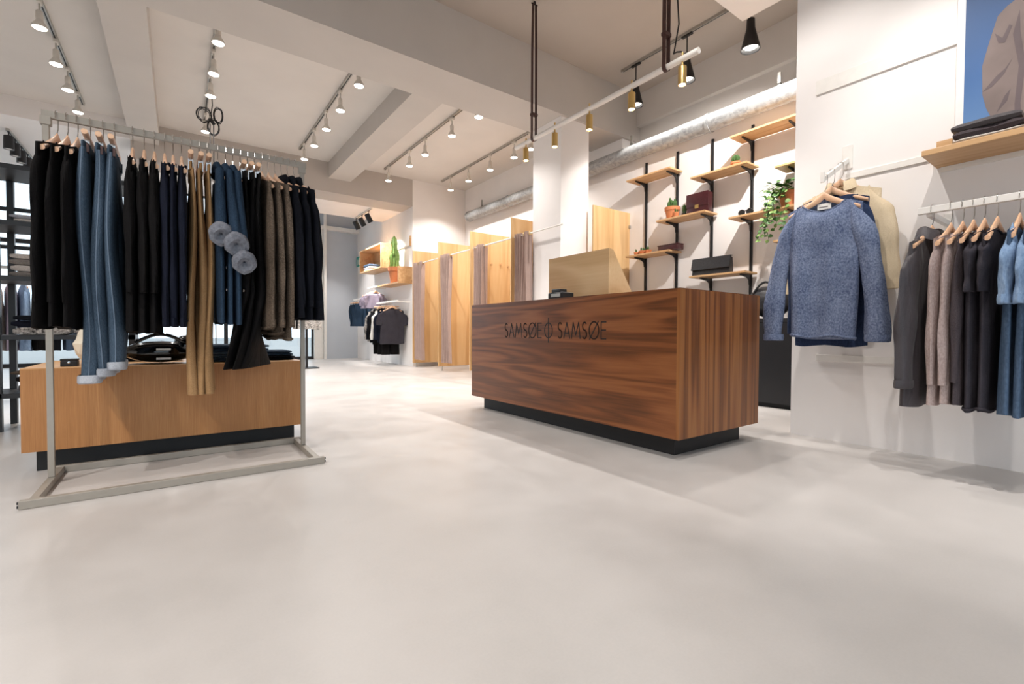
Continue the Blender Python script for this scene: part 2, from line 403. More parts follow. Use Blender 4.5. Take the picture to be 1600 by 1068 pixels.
# pine screen box on the counter
px = thing('plywood_screen_box', 'pale plywood box with a sloping side standing on the dark wood counter', 'box', (2.75, 2.51, ZT))
MB().box(0, .015, .0, .72, 0, .40).build('front_panel', 'birch', px)
MB().prism([(.015, 0), (.33, 0), (.05, .395), (.015, .40)], .015, lambda u, v, w: (u, w, v)).build('side_panel', 'birch', px)
MB().prism([(.015, 0), (.33, 0), (.05, .395), (.015, .40)], .015, lambda u, v, w: (u, .705+w, v)).build('side_panel', 'birch', px)
MB().box(.015, .05, .015, .705, .385, .40).build('top_panel', 'birch', px)
pt = thing('receipt_printer', 'small black payment device lying on the counter beside the plywood box', 'printer', (2.50, 2.80, ZT))
MB().box(-.05, .07, -.09, .09, 0, .055, .008).build('body', 'blackmatte', pt)
MB().box(-.03, .05, -.03, .07, .055, .085, .006).build('paper_cover', 'blackmetal', pt)
MB().box(-.052, -.049, -.06, .05, .02, .045).build('display', 'steel', pt)

# black back cabinet behind the counter
bc = thing('back_cabinet', 'low black cabinet standing under the wall shelves', 'cabinet', (4.82, 0, 0))
MB().box(.02, .58, 1.62, 4.4, .04, .86).build('body', 'blackmatte', bc)
MB().box(-.0, .59, 1.60, 4.42, .86, .90, .003).build('cabinet_top', 'blackmetal', bc)
MB().box(.05, .58, 1.65, 4.38, 0, .04).build('plinth', 'blackmatte', bc)
for y in (1.62, 2.55, 3.48): MB().box(0, .02, y+.005, y+.92, .05, .855).build('door', 'blackmetal', bc)
hb = thing('slouchy_black_bag', 'slouchy black leather bag slumped on the low black cabinet', 'bag', (5.05, 2.36, .90))
MB().blob((0, 0, .18), (.16, .22, .165), 14, 9, .18, 3).build('body', 'blackleather', hb, True)
MB().tube([(-.1, -.15+.3*i/10, .22+.16*sin(pi*i/10)) for i in range(11)], .012, 8).build('handle', 'blackleather', hb, True)

# ------------------------------------------------------------------ wall shelves on black uprights
UPY = {1: 4.24, 2: 3.735, 3: 3.24, 4: 2.745, 5: 2.25, 6: 1.77}
for i, y in UPY.items():
    lab = {1: 'slim black upright rail on the white wall next to the pine panel', 2: 'slim black upright rail rising behind the potted cactus in the large pot',
           3: 'slim black upright rail rising behind the burgundy handbag', 4: 'slim black upright rail rising beside the folded black glasses',
           5: 'slim black upright rail behind the trailing ivy', 6: 'slim black upright rail close to the end of the white wall'}[i]
    tag(MB().box(XS-.022, XS, y-.013, y+.013, .92, 3.15).box(XS-.026, XS-.022, y-.013, y-.008, .92, 3.15).box(XS-.026, XS-.022, y+.008, y+.013, .92, 3.15).build('shelf_upright', 'blackmetal'), lab, 'upright', 'black shelf uprights')
def wall_shelf(a, b, z, lab, dep=.28):
    y0, y1 = UPY[b]-.08, UPY[a]+.12
    s = thing('wall_shelf', lab, 'shelf', (XS, (y0+y1)/2, z), 0, 'wooden shelves on the black uprights')
    h = (y1-y0)/2
    MB().box(-.02-dep, -.024, -h, h, 0, .022, .002).build('board', 'shelf_oak', s)
    for i in (a, b):
        y = UPY[i]-(y0+y1)/2
        MB().prism([(-.024, -.002), (-.25, -.002), (-.25, -.016), (-.10, -.035), (-.055, -.06), (-.045, -.12), (-.024, -.12)], .014, lambda u, v, w: (u, y-.007+w, v)).build('bracket', 'blackmetal', s)
    return s
wall_shelf(1, 2, 2.855, 'empty wooden shelf high up next to the pine panel')
wall_shelf(2, 3, 2.20, 'wooden shelf carrying the burgundy handbag and potted cacti')
wall_shelf(3, 4, 2.635, 'wooden shelf carrying one tiny potted cactus')
wall_shelf(1, 2, 1.80, 'wooden shelf carrying the flat burgundy clutch')
wall_shelf(3, 4, 1.425, 'wooden shelf carrying the black foldover clutch')
wall_shelf(4, 5, 2.05, 'wooden shelf carrying the trailing ivy pot')
wall_shelf(4, 5, 2.965, 'wooden shelf highest of all beneath the duct')
wall_shelf(5, 6, 2.49, 'wooden shelf half hidden behind the wall end above the ivy')
wall_shelf(5, 6, 1.71, 'wooden shelf half hidden behind the wall end below the ivy')

def pot_mb(r, h):
    return MB().lathe([(r*.68, 0), (r*.92, h*.72), (r*1.0, h*.72), (r*1.03, h), (r*.9, h), (r*.85, h*.85), (.002, h*.83)], 20)
def cactus_pot(loc, r, h, lab, kind):
    t = thing('potted_cactus', lab, 'plant', loc)
    pot_mb(r, h).build('pot', 'terracotta', t, True); MB().lathe([(r*.84, h*.86), (.001, h*.9)], 12).build('soil', 'soil', t)
    rnd = random.Random(int(r*1e4)); mb = MB()
    if kind == 'ball':
        n = 20
        rings = []
        for i in range(8):
            a = i/7*pi; rings.append([(r*.75*max(.03, sin(a))*(1+.14*cos(10*2*pi*j/n))*cos(2*pi*j/n), r*.75*max(.03, sin(a))*(1+.14*cos(10*2*pi*j/n))*sin(2*pi*j/n), h*.85+r*.75*(1-cos(a))*1.15) for j in range(n)])
        mb.loft(rings)
    else:
        for i in range(kind):
            a = rnd.random()*6.3; q = r*.55*math.sqrt(rnd.random()); hh = h*(.5+.7*rnd.random()); x, y = q*cos(a), q*sin(a); w = r*.20
            mb.lathe([(w*.8, 0), (w, hh*.4), (w*.9, hh*.75), (w*.5, hh*.95), (.001, hh)], 8, (x, y, h*.82))
    mb.build('cactus', 'cactus', t, True); return t
cactus_pot((5.25, 3.70, 2.222), .095, .16, 'large terracotta pot with a clump of upright cacti on the handbag shelf', 13)
cactus_pot((5.165, 3.585, 2.222), .04, .06, 'tiny terracotta pot between the large cactus pot and the glass jar', 3)
cactus_pot((5.25, 2.86, 2.657), .055, .065, 'tiny round cactus in terracotta pot alone on a shelf', 'ball')
cactus_pot((5.25, 4.27, 1.822), .04, .055, 'smallest cactus pot at the outer end of the clutch shelf', 2)
cactus_pot((5.25, 4.16, 1.822), .06, .06, 'rust brown cactus pot in the middle of the clutch shelf', 6)
cactus_pot((5.22, 4.05, 1.822), .045, .055, 'small green cactus pot nearest the flat burgundy clutch', 5)
jar = thing('cactus_jar', 'small glass jar holding a cactus next to the burgundy handbag', 'jar', (5.25, 3.52, 2.222))
MB().lathe([(.035, 0), (.04, .01), (.04, .08), (.034, .085)], 16, cap1=False).build('jar_glass', 'glass', jar, True)
MB().lathe([(.033, .004), (.033, .045)], 14).build('soil', 'soil', jar, True)
MB().lathe([(.02, .045), (.03, .09), (.025, .14), (.002, .16)], 10).build('cactus', 'cactus', jar, True)
hbg = thing('burgundy_handbag', 'structured burgundy leather handbag with gold clasp on the shelf', 'handbag', (5.24, 3.305, 2.222))
MB().box(-.05, .05, -.15, .15, 0, .24, .018).build('body', 'burgundy', hbg, True)
MB().box(-.058, -.045, -.15, .15, .08, .245, .006).build('flap', 'burgundy', hbg, True)
MB().box(-.066, -.056, -.025, .025, .055, .10, .003).build('clasp', 'brass', hbg, label='gold clasp')
cl = thing('burgundy_clutch', 'flat burgundy leather clutch lying on the lower shelf', 'clutch', (5.25, 3.72, 1.822))
MB().box(-.07, .07, -.15, .15, 0, .07, .012).build('body', 'burgundy', cl, True)
MB().box(-.075, .06, -.155, .155, .066, .078, .004).build('flap', 'burgundy', cl, True)
bcl = thing('black_clutch', 'black leather foldover clutch standing upright on the shelf', 'clutch', (5.24, 3.13, 1.447))
MB().prism([(-.045, 0), (.05, 0), (.03, .19), (-.01, .20)], .48, lambda u, v, w: (u, w-.24, v)).build('body', 'blackleather', bcl)
MB().prism([(-.058, .075), (-.046, .07), (-.012, .202), (.02, .205), (.02, .215), (-.026, .214)], .49, lambda u, v, w: (u, w-.245, v)).build('flap', 'blackleather', bcl)
gl = thing('folded_glasses', 'black sunglasses lying folded on the ivy shelf', 'glasses', (5.22, 2.72, 2.072))
mb = MB()
for s in (-1, 1): mb.tube([(0, s*.045+.035*cos(2*pi*i/16), .045+.03*sin(2*pi*i/16)) for i in range(17)], .006, 6)
mb.tube([(0, -.012, .055), (-.004, 0, .06), (0, .012, .055)], .005, 6)
mb.build('frame', 'blackmatte', gl, True)
for s in (-1, 1):
    MB().tube([(0, s*.078, .055), (.03, s*.075, .05), (.05, -s*.02, .012), (.055, -s*.06, .008)], .005, 6).build('temple', 'blackmatte', gl, True)
    MB().lathe([(.03, -.002), (.03, .002)], 14).build('lens', 'blackmatte', gl).matrix_local = Matrix.Translation((0, s*.045, .045)) @ Matrix.Rotation(pi/2, 4, 'Y')

def leaf(mb, c, d, n, ln, w, rnd):
    d = Vector(d).normalized(); n = Vector(n); s = d.cross(n)
    if s.length < .01: s = Vector((1, 0, 0))
    s.normalize(); n = s.cross(d); c = Vector(c); b = len(mb.v)
    for u, v, k in ((0, 0, 0), (.25, .5, .06), (.65, .42, .04), (1, 0, -.08), (.65, -.42, .04), (.25, -.5, .06), (.5, 0, .0)):
        mb.v.append(tuple(c+d*ln*u+s*w*v+n*ln*k))
    mb.f += [(b, b+1, b+6), (b+1, b+2, b+6), (b+2, b+3, b+6), (b+3, b+4, b+6), (b+4, b+5, b+6), (b+5, b, b+6)]
iv = thing('trailing_ivy', 'trailing ivy in terracotta pot on the shelf at the wall end', 'plant', (5.24, 2.27, 2.072))
pot_mb(.10, .17).build('pot', 'terracotta', iv, True)
MB().lathe([(.084, .145), (.001, .15)], 12).build('soil', 'soil', iv)
rnd = random.Random(5); ma, mbb, st = MB(), MB(), MB()
for i in range(150):
    a = rnd.random()*2*pi; q = .04+.17*rnd.random()
    c = (q*cos(a)*.75-.02, q*sin(a)*1.2, .16+.13*rnd.random()-.25*max(0, q-.12))
    leaf(ma if i % 3 else mbb, c, (cos(a), sin(a), rnd.uniform(-.6, .4)), (-.4, 0, 1), rnd.uniform(.05, .085), rnd.uniform(.045, .07), rnd)
for k in range(7):
    y0 = rnd.uniform(-.1, .3); p = [Vector((-.1, y0*.4, .17))]
    nn = rnd.randint(5, 10)
    for j in range(nn): p.append(p[-1]+Vector((rnd.uniform(-.06, 0) if j < 2 else rnd.uniform(-.01, .01), rnd.uniform(-.02, .035), -.01 if j < 1 else -.055)))
    st.tube(p, .0025, 5)
    for j in range(1, len(p)):
        for e in range(2):
            leaf(ma if rnd.random() < .4 else mbb, p[j], (rnd.uniform(-1, .2), rnd.uniform(-1, 1), rnd.uniform(-.6, .1)), (-1, 0, .4), rnd.uniform(.04, .06), rnd.uniform(.035, .05), rnd)
st.build('stems', 'leaf', iv)
for m_, q in ((ma, 'leaf'), (mbb, 'leaf_light')): m_.build('foliage', q, iv)['kind'] = 'stuff'

# ------------------------------------------------------------------ fitting rooms
DIVY = (9.20, 8.015, 6.83, 5.64)
names = ('next to the display wall', 'second from the display wall', 'third from the display wall', 'next to the white column')
for i, y in enumerate(DIVY):
    t = thing('fitting_room_divider', 'tall pine fitting room partition, %s' % names[i], 'partition', (4.06, y, 0), 0, 'pine fitting room partitions')
    MB().box(0, XS-4.06-.002, 0, .022, .085, 2.46, .001).build('panel', 'pine', t)
    for x in (.09, .9): MB().lathe([(.022, 0), (.022, .008), (.009, .010), (.009, .09)], 12, (x, .011, 0)).build('foot', 'steel', t, True)
    if i in (2,):
        for x, z in ((.42, 1.93), (.62, 1.95), (.78, 1.92)): MB().lathe([(.001, 0), (.012, 0), (.012, .02), (.02, .028), (.02, .035), (.001, .036)], 12).build('coat_peg', 'shelf_oak', t, True).matrix_local = Matrix.Translation((x, 0, z)) @ Matrix.Rotation(pi/2, 4, 'X')
t = thing('fitting_room_divider', 'pine partition between the white column and the wall shelves', 'partition', (4.66, 4.54, 0), 0, 'pine fitting room partitions')
MB().box(0, XS-4.66-.002, 0, .022, .085, 2.505, .001).build('panel', 'pine', t)
for x in (.09, .65): MB().lathe([(.022, 0), (.022, .008), (.009, .010), (.009, .09)], 12, (x, .011, 0)).build('foot', 'steel', t, True)
MB().box(XS-4.66-.03, XS-4.66-.002, -.02, -.001, 2.28, 2.32).build('wall_clip', 'steel', t)
DY = DIVY+(4.54,)
for i in range(4):
    y1, y0 = DY[i], DY[i+1]+.022
    t = tag(MB().tube([(4.12, y0, 2.17), (4.12, y1, 2.17)], .012, 10).build('curtain_rod', 'white', None, True), 'white curtain rod of the fitting room %s' % names[i].replace('next to', 'beside'), 'rod', 'white curtain rods')
def curtain(yc, lab, seed, wd=.33):
    t = thing('fitting_room_curtain', lab, 'curtain', (4.12, yc, .16), 0, 'taupe fitting room curtains')
    rnd = random.Random(seed); N, K = 96, 14
    ph = [rnd.random()*6.3 for _ in range(4)]; rings = []
    for i in range(K+1):
        tt = i/K; z = 2.04-tt*(2.04-.0); row = []
        for j in range(N+1):
            s = j/N; fold = sin(s*2*pi*7+ph[0]+.6*sin(3*tt+ph[1]))
            amp = .042+.018*sin(s*5+ph[2])
            w = wd*(1-.12*sin(pi*tt)+.10*tt)
            row.append((fold*amp+.012*sin(9*s+4*tt+ph[3]), (s-.5)*w+.012*sin(5*tt+s*3+ph[2]), z))
        rings.append(row)
    for r_ in [list(x) for x in rings]: pass
    back = [[(p[0]+.006, p[1], p[2]) for p in r_] for r_ in rings]
    MB().loft([a+list(reversed(b)) for a, b in zip(rings, back)]).build('cloth', 'curtain', t, True, ang=80)
    for j in range(4):
        s = (j+.5)/4 if j else -.03
        mb = MB().tube([(.024*cos(2*pi*k/14), (s-.5)*wd, 2.01+.024*sin(2*pi*k/14)) for k in range(15)], .006, 6)
        mb.build('eyelet', 'brass', t, True)
    return t
for i in range(4):
    curtain(DIVY[i]-.02-.19, 'taupe curtain gathered in the fitting room %s' % names[i].replace('next to', 'beside'), i, .33)

# ------------------------------------------------------------------ track lights
def reflector_lamp(label, group, loc, energy, drop=.26):
    t = thing('reflector_lamp', label, 'lamp', loc, 0, group)
    MB().box(-.018, .018, -.045, .045, drop-.03, drop+.005, .003).build('track_adapter', 'lampwhite', t)
    MB().tube([(0, 0, drop-.03), (0, 0, .155)], .007, 8).build('stem', 'steel', t)
    MB().lathe([(.018, .165), (.027, .155), (.03, .09), (.026, .075)], 16).build('socket', 'lampwhite', t, True)
    MB().lathe([(.026, .078), (.03, .06), (.056, .02), (.06, 0), (.055, -.004)], 20, cap1=False).build('reflector', 'lampwhite', t, True)
    MB().lathe([(.054, .0), (.048, -.008), (.02, -.012), (.001, -.0125)], 20).build('bulb_face', 'bulb', t, True)
    if energy: spot(t, (0, 0, -.03), energy, 125, .5)
    return t
def track(label, x, y0, y1, z, mat='steel', g='ceiling light tracks'):
    t = thing('light_track', label, 'track', (x, 0, z), 0, g)
    MB().box(-.018, .018, y0, y1, -.034, 0).build('rail', mat, t)
    MB().box(-.006, .006, y0+.01, y1-.01, -.0345, -.0335).build('slot', 'blackmatte', t)
    for y in (y0, y1): MB().box(-.019, .019, y-.012, y+.012, -.036, 0).build('end_cap', mat, t)
TR = ((-1.06, (5.6, 6.43, 7.2, 7.88, 8.60), 'near the left beam', 5.45, 9.03),
      (.37, (5.68, 6.39, 7.01, 8.30), 'carrying the tied cable', 5.5, 8.6),
      (1.8, (5.65, 6.43, 7.15, 7.89, 8.6), 'beside the narrow beam', 5.93, 8.94),
      (3.386, (5.48, 6.25, 7.18, 7.82, 8.83), 'mid rear ceiling', 5.91, 9.02),
      (4.65, (5.94, 6.39, 7.13, 7.90, 8.63), 'above the fitting rooms', 5.6, 9.02))
proto = None
for x, ys, lab, y0, y1 in TR:
    if x not in (1.8, 3.386): y0 = y0
    track('grey ceiling light track '+lab, x, min(y0, ys[0]-.08), y1, ZF)
    for n_, y in enumerate(ys):
        L_ = '%s reflector lamp from the wide beam on the track ' % ('first', 'second', 'third', 'fourth', 'fifth')[n_]+lab
        if proto is None: proto = reflector_lamp(L_, 'reflector lamps on the tracks', (x, y, 3.70), SPOT_TRACK)
        else: dup(proto, (x, y, 3.70), label=L_)
# brass bar lamp
XB, ZBAR = 3.2, 2.875
bl = tag(MB().tube([(XB, 2.04, ZBAR), (XB, 4.36, ZBAR)], .024, 16).build('lamp_bar', 'white', None, True), 'white round lamp bar hanging on two brown leather straps', 'bar')
for n_, y in enumerate((4.17, 3.68, 3.18, 2.675, 2.18)):
    t = thing('brass_lamp', '%s brass cylinder lamp from the column end of the white bar' % ('first', 'second', 'third', 'fourth', 'fifth')[n_], 'lamp', (XB, y, ZBAR), 0, 'brass lamps on the white bar')
    MB().tube([(0, 0, .05), (0, 0, -.07)], .008, 10).build('stem', 'brass', t, True)
    MB().lathe([(.006, -.055), (.03, -.06), (.032, -.065), (.032, -.20), (.028, -.20), (.026, -.185)], 20, cap1=False).build('cylinder', 'brass', t, True)
    MB().lathe([(.026, -.187), (.018, -.196), (.001, -.199)], 16).build('bulb_face', 'bulb', t, True)
    spot(t, (0, 0, -.22), SPOT_BRASS, 120, .8)
for y, s in ((4.03, 'beside the column'), (2.33, 'over the corner of the counter')):
    t = thing('leather_strap', 'long brown leather strap loop holding the lamp bar '+s, 'strap', (XB, y, 0), 0, 'leather straps of the lamp bar')
    zz = ZN-.03
    pts = [(-.02, 0, zz)]+[(-.028, 0, z) for z in (3.8, 3.3, 2.95)]+[(.030*cos(a), 0, ZBAR+.030*sin(a)) for a in [pi+pi*i/8 for i in range(9)]]+[(.028, 0, z) for z in (2.95, 3.3, 3.8)]+[(.02, 0, zz)]
    mb = MB(); rings = []
    for p in pts: rings.append([(p[0]-.004, p[1]-.016, p[2]), (p[0]+.004, p[1]-.016, p[2]), (p[0]+.004, p[1]+.016, p[2]), (p[0]-.004, p[1]+.016, p[2])])
    mb.loft(rings).build('strap_loop', 'leather_brown', t)
    MB().box(-.04, .04, -.022, .022, 3.12, 3.15, .004).build('keeper', 'leather_brown', t)
    MB().tube([(-.04, 0, zz), (.04, 0, zz)], .008, 8).box(-.01, .01, -.01, .01, zz-.002, ZN).build('ceiling_hook', 'blackmetal', t)
tag(MB().tube([(XB+.01, 2.30, 4.34), (XB+.05, 2.28, 3.6), (XB+.05, 2.25, 3.2), (XB+.03, 2.28, 2.97), (XB+.01, 2.24, 2.96), (XB, 2.19, 2.935)], .006, 6).build('lamp_cable', 'blackmatte', None, True), 'thin dark cable running down the leather strap to the lamp bar', 'cable')
# black cone lamps
track('black ceiling track carrying the black cone lamps', 5.0, 2.25, 4.34, ZN, 'steel')
for n_, y in enumerate((4.11, 3.345, 2.58)):
    t = thing('cone_lamp', 'black cone lamp above the wall shelves, '+('closest to the wide beam', 'the middle one of three', 'closest to the white bulkhead')[n_], 'lamp', (5.0, y, 3.78), 0, 'black cone lamps')
    MB().box(-.02, .02, -.07, .07, .53, .55, .003).build('track_adapter', 'blackmetal', t)
    MB().tube([(0, 0, .53), (0, 0, .30)], .008, 8).build('stem', 'blackmetal', t)
    MB().lathe([(.02, .33), (.04, .32), (.045, .22), (.098, 0), (.09, .0), (.04, .2), (.02, .21)], 24, cap1=False).build('shade', 'blackmetal', t, True)
    MB().lathe([(.075, .035), (.06, .025), (.001, .02)], 20).build('bulb_face', 'bulb', t, True)
    spot(t, (0, 0, -.01), SPOT_CONE, 100, .3)
# unseen tracks and lamps, added to brighten the right wall and open floor
track('unseen light track added over the open floor facing the right wall', 2.05, -2.2, 2.0, ZN); track('unseen light track added over the middle of the open floor', -2.1, -2.6, 2.0, ZN)
for x, ys, lab, tl in ((2.05, (-1.3, .15, 1.45), 'facing the right wall', -.46), (-2.1, (-1.6, -.5, .6, 1.7), 'over the middle of the open floor', 0)):
    for n_, y in enumerate(ys):
        t = reflector_lamp('%s added reflector lamp from the shopfront on the track ' % ('first', 'second', 'third', 'fourth')[n_]+lab, 'reflector lamps on the tracks', (x, y, ZN-.30), 0)
        spot(t, (0, 0, -.03), SPOT_NEAR*(1.5 if tl else 2.3), 72 if tl else 130, .5 if tl else .8, .03, (0, tl))
# spotlight under the bulkhead, aimed at the wall shelves
t = thing('bulkhead_spotlight', 'black spotlight under the white bulkhead aimed at the wall shelves', 'lamp', (4.1, 1.85, 3.80))
MB().tube([(0, 0, .20), (0, 0, .0)], .009, 8).build('stem', 'blackmetal', t)
aim = (Vector((5.42, 3.25, 2.0))-Vector((4.1, 1.85, 3.80))).normalized(); q_ = aim.to_track_quat('-Z', 'Y')
o = MB().lathe([(.02, .08), (.045, .075), (.05, -.09), (.042, -.09), (.04, -.06), (.001, -.06)], 20).build('cylinder', 'blackmetal', t, True); o.rotation_euler = q_.to_euler()
o = MB().lathe([(.039, -.058), (.02, -.066), (.001, -.068)], 16).build('bulb_face', 'bulb', t, True); o.rotation_euler = q_.to_euler()
o = spot(t, aim*.11, 330, 95, .5, .03); o.rotation_euler = q_.to_euler()
# black spots near the entrance
def black_spot(loc, lab, grp, en, rot=.35):
    t = thing('black_spotlight', lab, 'lamp', loc, 0, grp)
    MB().tube([(0, 0, .16), (0, 0, .05)], .008, 8).box(-.015, .015, -.04, .04, .15, .17).build('stem', 'blackmetal', t)
    o = MB().lathe([(.02, .10), (.055, .095), (.06, -.1), (.05, -.1), (.048, -.07), (.001, -.07)], 20).build('cylinder', 'blackmetal', t, True); o.rotation_euler = (0, -rot, 0)
    f = MB().lathe([(.047, -.068), (.03, -.076), (.001, -.078)], 16).build('bulb_face', 'bulb', t, True); f.rotation_euler = (0, -rot, 0)
    if en: spot(t, (-.13*sin(-rot), 0, -.13), en, 80, .7, .03, (0, -rot))
    return t
track('white light track of the three black spotlights under the low ceiling', 3.44, 9.98, 11.10, 3.43, 'lampwhite')
for n_, y in enumerate((10.15, 10.6, 11.0)): black_spot((3.44, y, 3.24), 'black cylinder spotlight at the far display, '+('next to the rear beam', 'the middle one of three', 'farthest from the rear beam')[n_], 'black spotlights at the far display', SPOT_BLACK, .5)
track('dark light track above the black shelving at the window', -2.0, 9.97, 11.6, 3.72, 'steel')
for n_, y in enumerate((10.02, 10.36, 10.72, 11.10)): black_spot((-2.0, y, 3.53), '%s black spotlight from the rear beam, above the black shelving' % ('first', 'second', 'third', 'fourth')[n_], 'black spotlights over the shelving', 0, .0)
black_spot((3.3, 12.0, 3.75), 'single black spotlight near the grey entrance wall', None, 200, 0)

# ------------------------------------------------------------------ garments and hangers
def hook_mb():
    pts = [(0, 0, -.12), (.002, 0, -.098), (.014, 0, -.075), (.017, 0, -.02)]+[(.017*cos(a), 0, -.004+.012*sin(a)) for a in [pi*i/8 for i in range(1, 8)]]+[(-.017, 0, -.022), (-.019, 0, -.03)]
    return MB().tube(pts, .0022, 6)
MESH_HOOK = hook_mb().mesh('hook', 'chrome', True)
def shoulders():
    mb = MB(); rings = []
    for i in range(25):
        x = -.195+.39*i/24; q = abs(x)/.195
        z = -.122-.108*q**.8; h = .024*(1-.5*q); dd = .008+.005*q; y = -.010*q*q
        rings.append([(x, y+dd*cos(2*pi*j/10), z+h*sin(2*pi*j/10)) for j in range(10)])
    return mb.loft(rings).mesh('shoulder_bar', 'hanger_wood', True)
MESH_SH = shoulders()
MESH_BAR = MB().tube([(-.19, 0, -.122), (.19, 0, -.122)], .0125, 10).mesh('wooden_bar', 'hanger_wood', True)
MESH_CLIP = MB().box(-.012, .012, -.012, -.006, -.20, -.14, .001).box(-.012, .012, .006, .012, -.20, -.14, .001).tube([(-.012, 0, -.15), (.012, 0, -.15)], .008, 8).tube([(0, 0, -.145), (0, 0, -.118)], .003, 6).mesh('clip', 'chrome')
def mk(name, me, parent, loc=(0, 0, 0)):
    o = bpy.data.objects.new(name, me); COL.objects.link(o); o.parent = parent; o.location = loc; return o
def hanger(loc, rz, label, group, clips=False):
    t = thing('clip_hanger' if clips else 'coat_hanger', label, 'hanger', loc, rz, group)
    mk('hook', MESH_HOOK, t)
    if clips:
        mk('wooden_bar', MESH_BAR, t)
        for s in (-1, 1): mk('clip', MESH_CLIP, t, (s*.12, 0, 0))
    else: mk('shoulder_bar', MESH_SH, t)
    return t
def lerp(a, b, t): return a+(b-a)*t
def body_mb(L, hw, hem, th, rnd, drop=.04, z0=-.10, slope=.30, nf=4, fa=.5, N=44, K=18, waist=0., lean=0., scoopw=.10):
    ph = [rnd.random()*6.3 for _ in range(6)]; rings = []
    for i in range(K+1):
        t = (i/K)**1.25; w = lerp(hw, hem, t)*(1-waist*sin(pi*t)); d = max(.0145, th*(.22+.78*min(1, t*7)**.7))
        ring = []
        for j in range(N):
            a = 2*pi*j/N; c, s = cos(a), sin(a)
            x = w*math.copysign(abs(c)**.62, c); ys = math.copysign(abs(s)**.75, s)
            f = sin(nf*x/w*2.2+ph[0]+.9*t)*.6+sin(nf*1.7*x/w*2.2+ph[1]-.7*t)*.4
            y = d*ys*(1+.25*sin(3*a+ph[2]+3*t))+fa*th*f*min(1, t*1.6)+lean*t
            sl = max(0, abs(x)-.055)
            z = z0-t*L-slope*sl*(1-t)**3
            if s < 0: z -= drop*max(0, 1-(x/scoopw)**2)*(1-t)**10
            if t > .9: z += .008*sin(5*x/w+ph[3])
            x += .008*t*sin(4*t+ph[4])
            ring.append((x, y, z))
        rings.append(ring)
    return rings
def sleeve_mb(sg, hw, z, L, r0, r1, fl, rnd, out=.05, fwd=0., N=16, K=14, bend=0.):
    ph = [rnd.random()*6.3 for _ in range(4)]; rings = []
    for i in range(K+3):
        t = (0, .025, .06)[i] if i < 3 else (i-2)/K
        cx = sg*(hw-.035+out*(1-(1-t)**2.2)); cz = z-.015-t*L; cyy = fwd*t*t+bend*sin(pi*t)
        rr = lerp(r0, r1, t)*(1+.07*sin(9*t+ph[0])+.05*sin(17*t+ph[1])); cap_ = min(1, .30+.70*(t/.16)**.6); rx_ = min(1, .55+.45*(t/.12))
        ring = []
        for j in range(N):
            a = 2*pi*j/N
            q = 1+.10*sin(3*a+ph[2]+4*t)+.06*sin(5*a+ph[3]-6*t)
            ring.append((cx+rx_*rr*q*cos(a), cyy+rr*fl*cap_*q*sin(a), cz+(r0*.75*(1-t)**5)*(-sg*cos(a))))
        rings.append(ring)
    return MB().loft(rings, True, True)
def top(name, label, cat, group, mat, loc, rz, seed, L=.86, hw=.20, hem=.225, th=.024, sleeve=.60, sr=(.058, .040), fl=.42, drop=.03,
        collar=0, hood=False, cuff=None, out=.05, cuff_len=.04, buttons=0, slope=.335, nf=4, fa=.5, bend=0., rib=False, waist=0., z0=-.160, hmat=None, scoop=.10):
    t = thing(name, label, cat, loc, rz, group); rnd = random.Random(seed)
    rings = body_mb(L, hw, hem, th, rnd, drop, z0, slope, nf, fa, waist=waist, scoopw=scoop)
    b = MB().loft(rings, False, True).build('body', hmat or mat, t, True, ang=75)
    zs = z0-slope*(hw-.055)
    for sg in (-1, 1):
        if sleeve:
            sl = sleeve_mb(sg, hw, zs, sleeve, sr[0], sr[1], fl, rnd, out, 0., bend=bend).build('sleeve', mat, t, True, ang=75)
            if cuff:
                cz = zs-.015-sleeve; cx = sg*(hw-.035+out)
                MB().loft([[(cx+k*sr[1]*cos(2*pi*j/14), k*sr[1]*fl*sin(2*pi*j/14), cz+dz) for j in range(14)] for k, dz in ((1.10, cuff_len), (1.16, cuff_len*.5), (1.12, 0), (1.0, -.004), (.8, .008))], False, True).build('cuff', cuff, sl, True)
    if rib:
        MB().tube([(p[0], p[1], p[2]) for p in rings[0] if abs(p[0]) < scoop and p[1] < 0], .006, 6).build('neckband', mat, t, True)
        hr = rings[-1]
        MB().tube([(p[0]*1.01, p[1]*1.1, p[2]+.012) for p in hr]+[hr[0]], .007, 6).build('hem', mat, t, True)
    if collar:
        c = []
        for k, dz in ((.060, .035), (.082, .042), (.105, .004), (.098, .0), (.070, .02)):
            c.append([(k*1.25*cos(R(-60+300*j/18)-pi/2+R(0)+R(0)+pi*.0+R(60)*0+R(0)), 0, 0) for j in range(1)])
        rr = []
        for k, dz in ((.058, .03), (.066, .050), (.080, .040), (.098, -.015), (.090, -.018), (.070, .02)):
            rr.append([(k*sin(R(-155+310*j/20)), k*.36*cos(R(-155+310*j/20))*collar, z0+dz-.03*max(0, -cos(R(-155+310*j/20)))) for j in range(21)])
        MB().loft(rr, close=False).build('collar', mat, t, True, ang=60)
    if hood:
        mb = MB(); n = 16; rs = []
        for i in range(9):
            a = pi*i/8
            rs.append([(.125*sin(a)*cos(2*pi*j/n)*(1+.06*sin(3*j)), .004+.020*sin(a)*sin(2*pi*j/n), z0-.055+.085*cos(a)-.05*abs(cos(2*pi*j/n))*sin(a)) for j in range(n)])
        mb.loft(rs).build('hood', mat, t, True, ang=80)
    for k in range(buttons):
        for sg in (-1, 1):
            MB().lathe([(.001, .006), (.010, .005), (.012, 0)], 10).build('button', 'chrome', t, True).matrix_local = Matrix.Translation((sg*(hw*.93), -th*1.2, z0-.55-.12*k)) @ Matrix.Rotation(pi/2, 4, 'X')
    return t
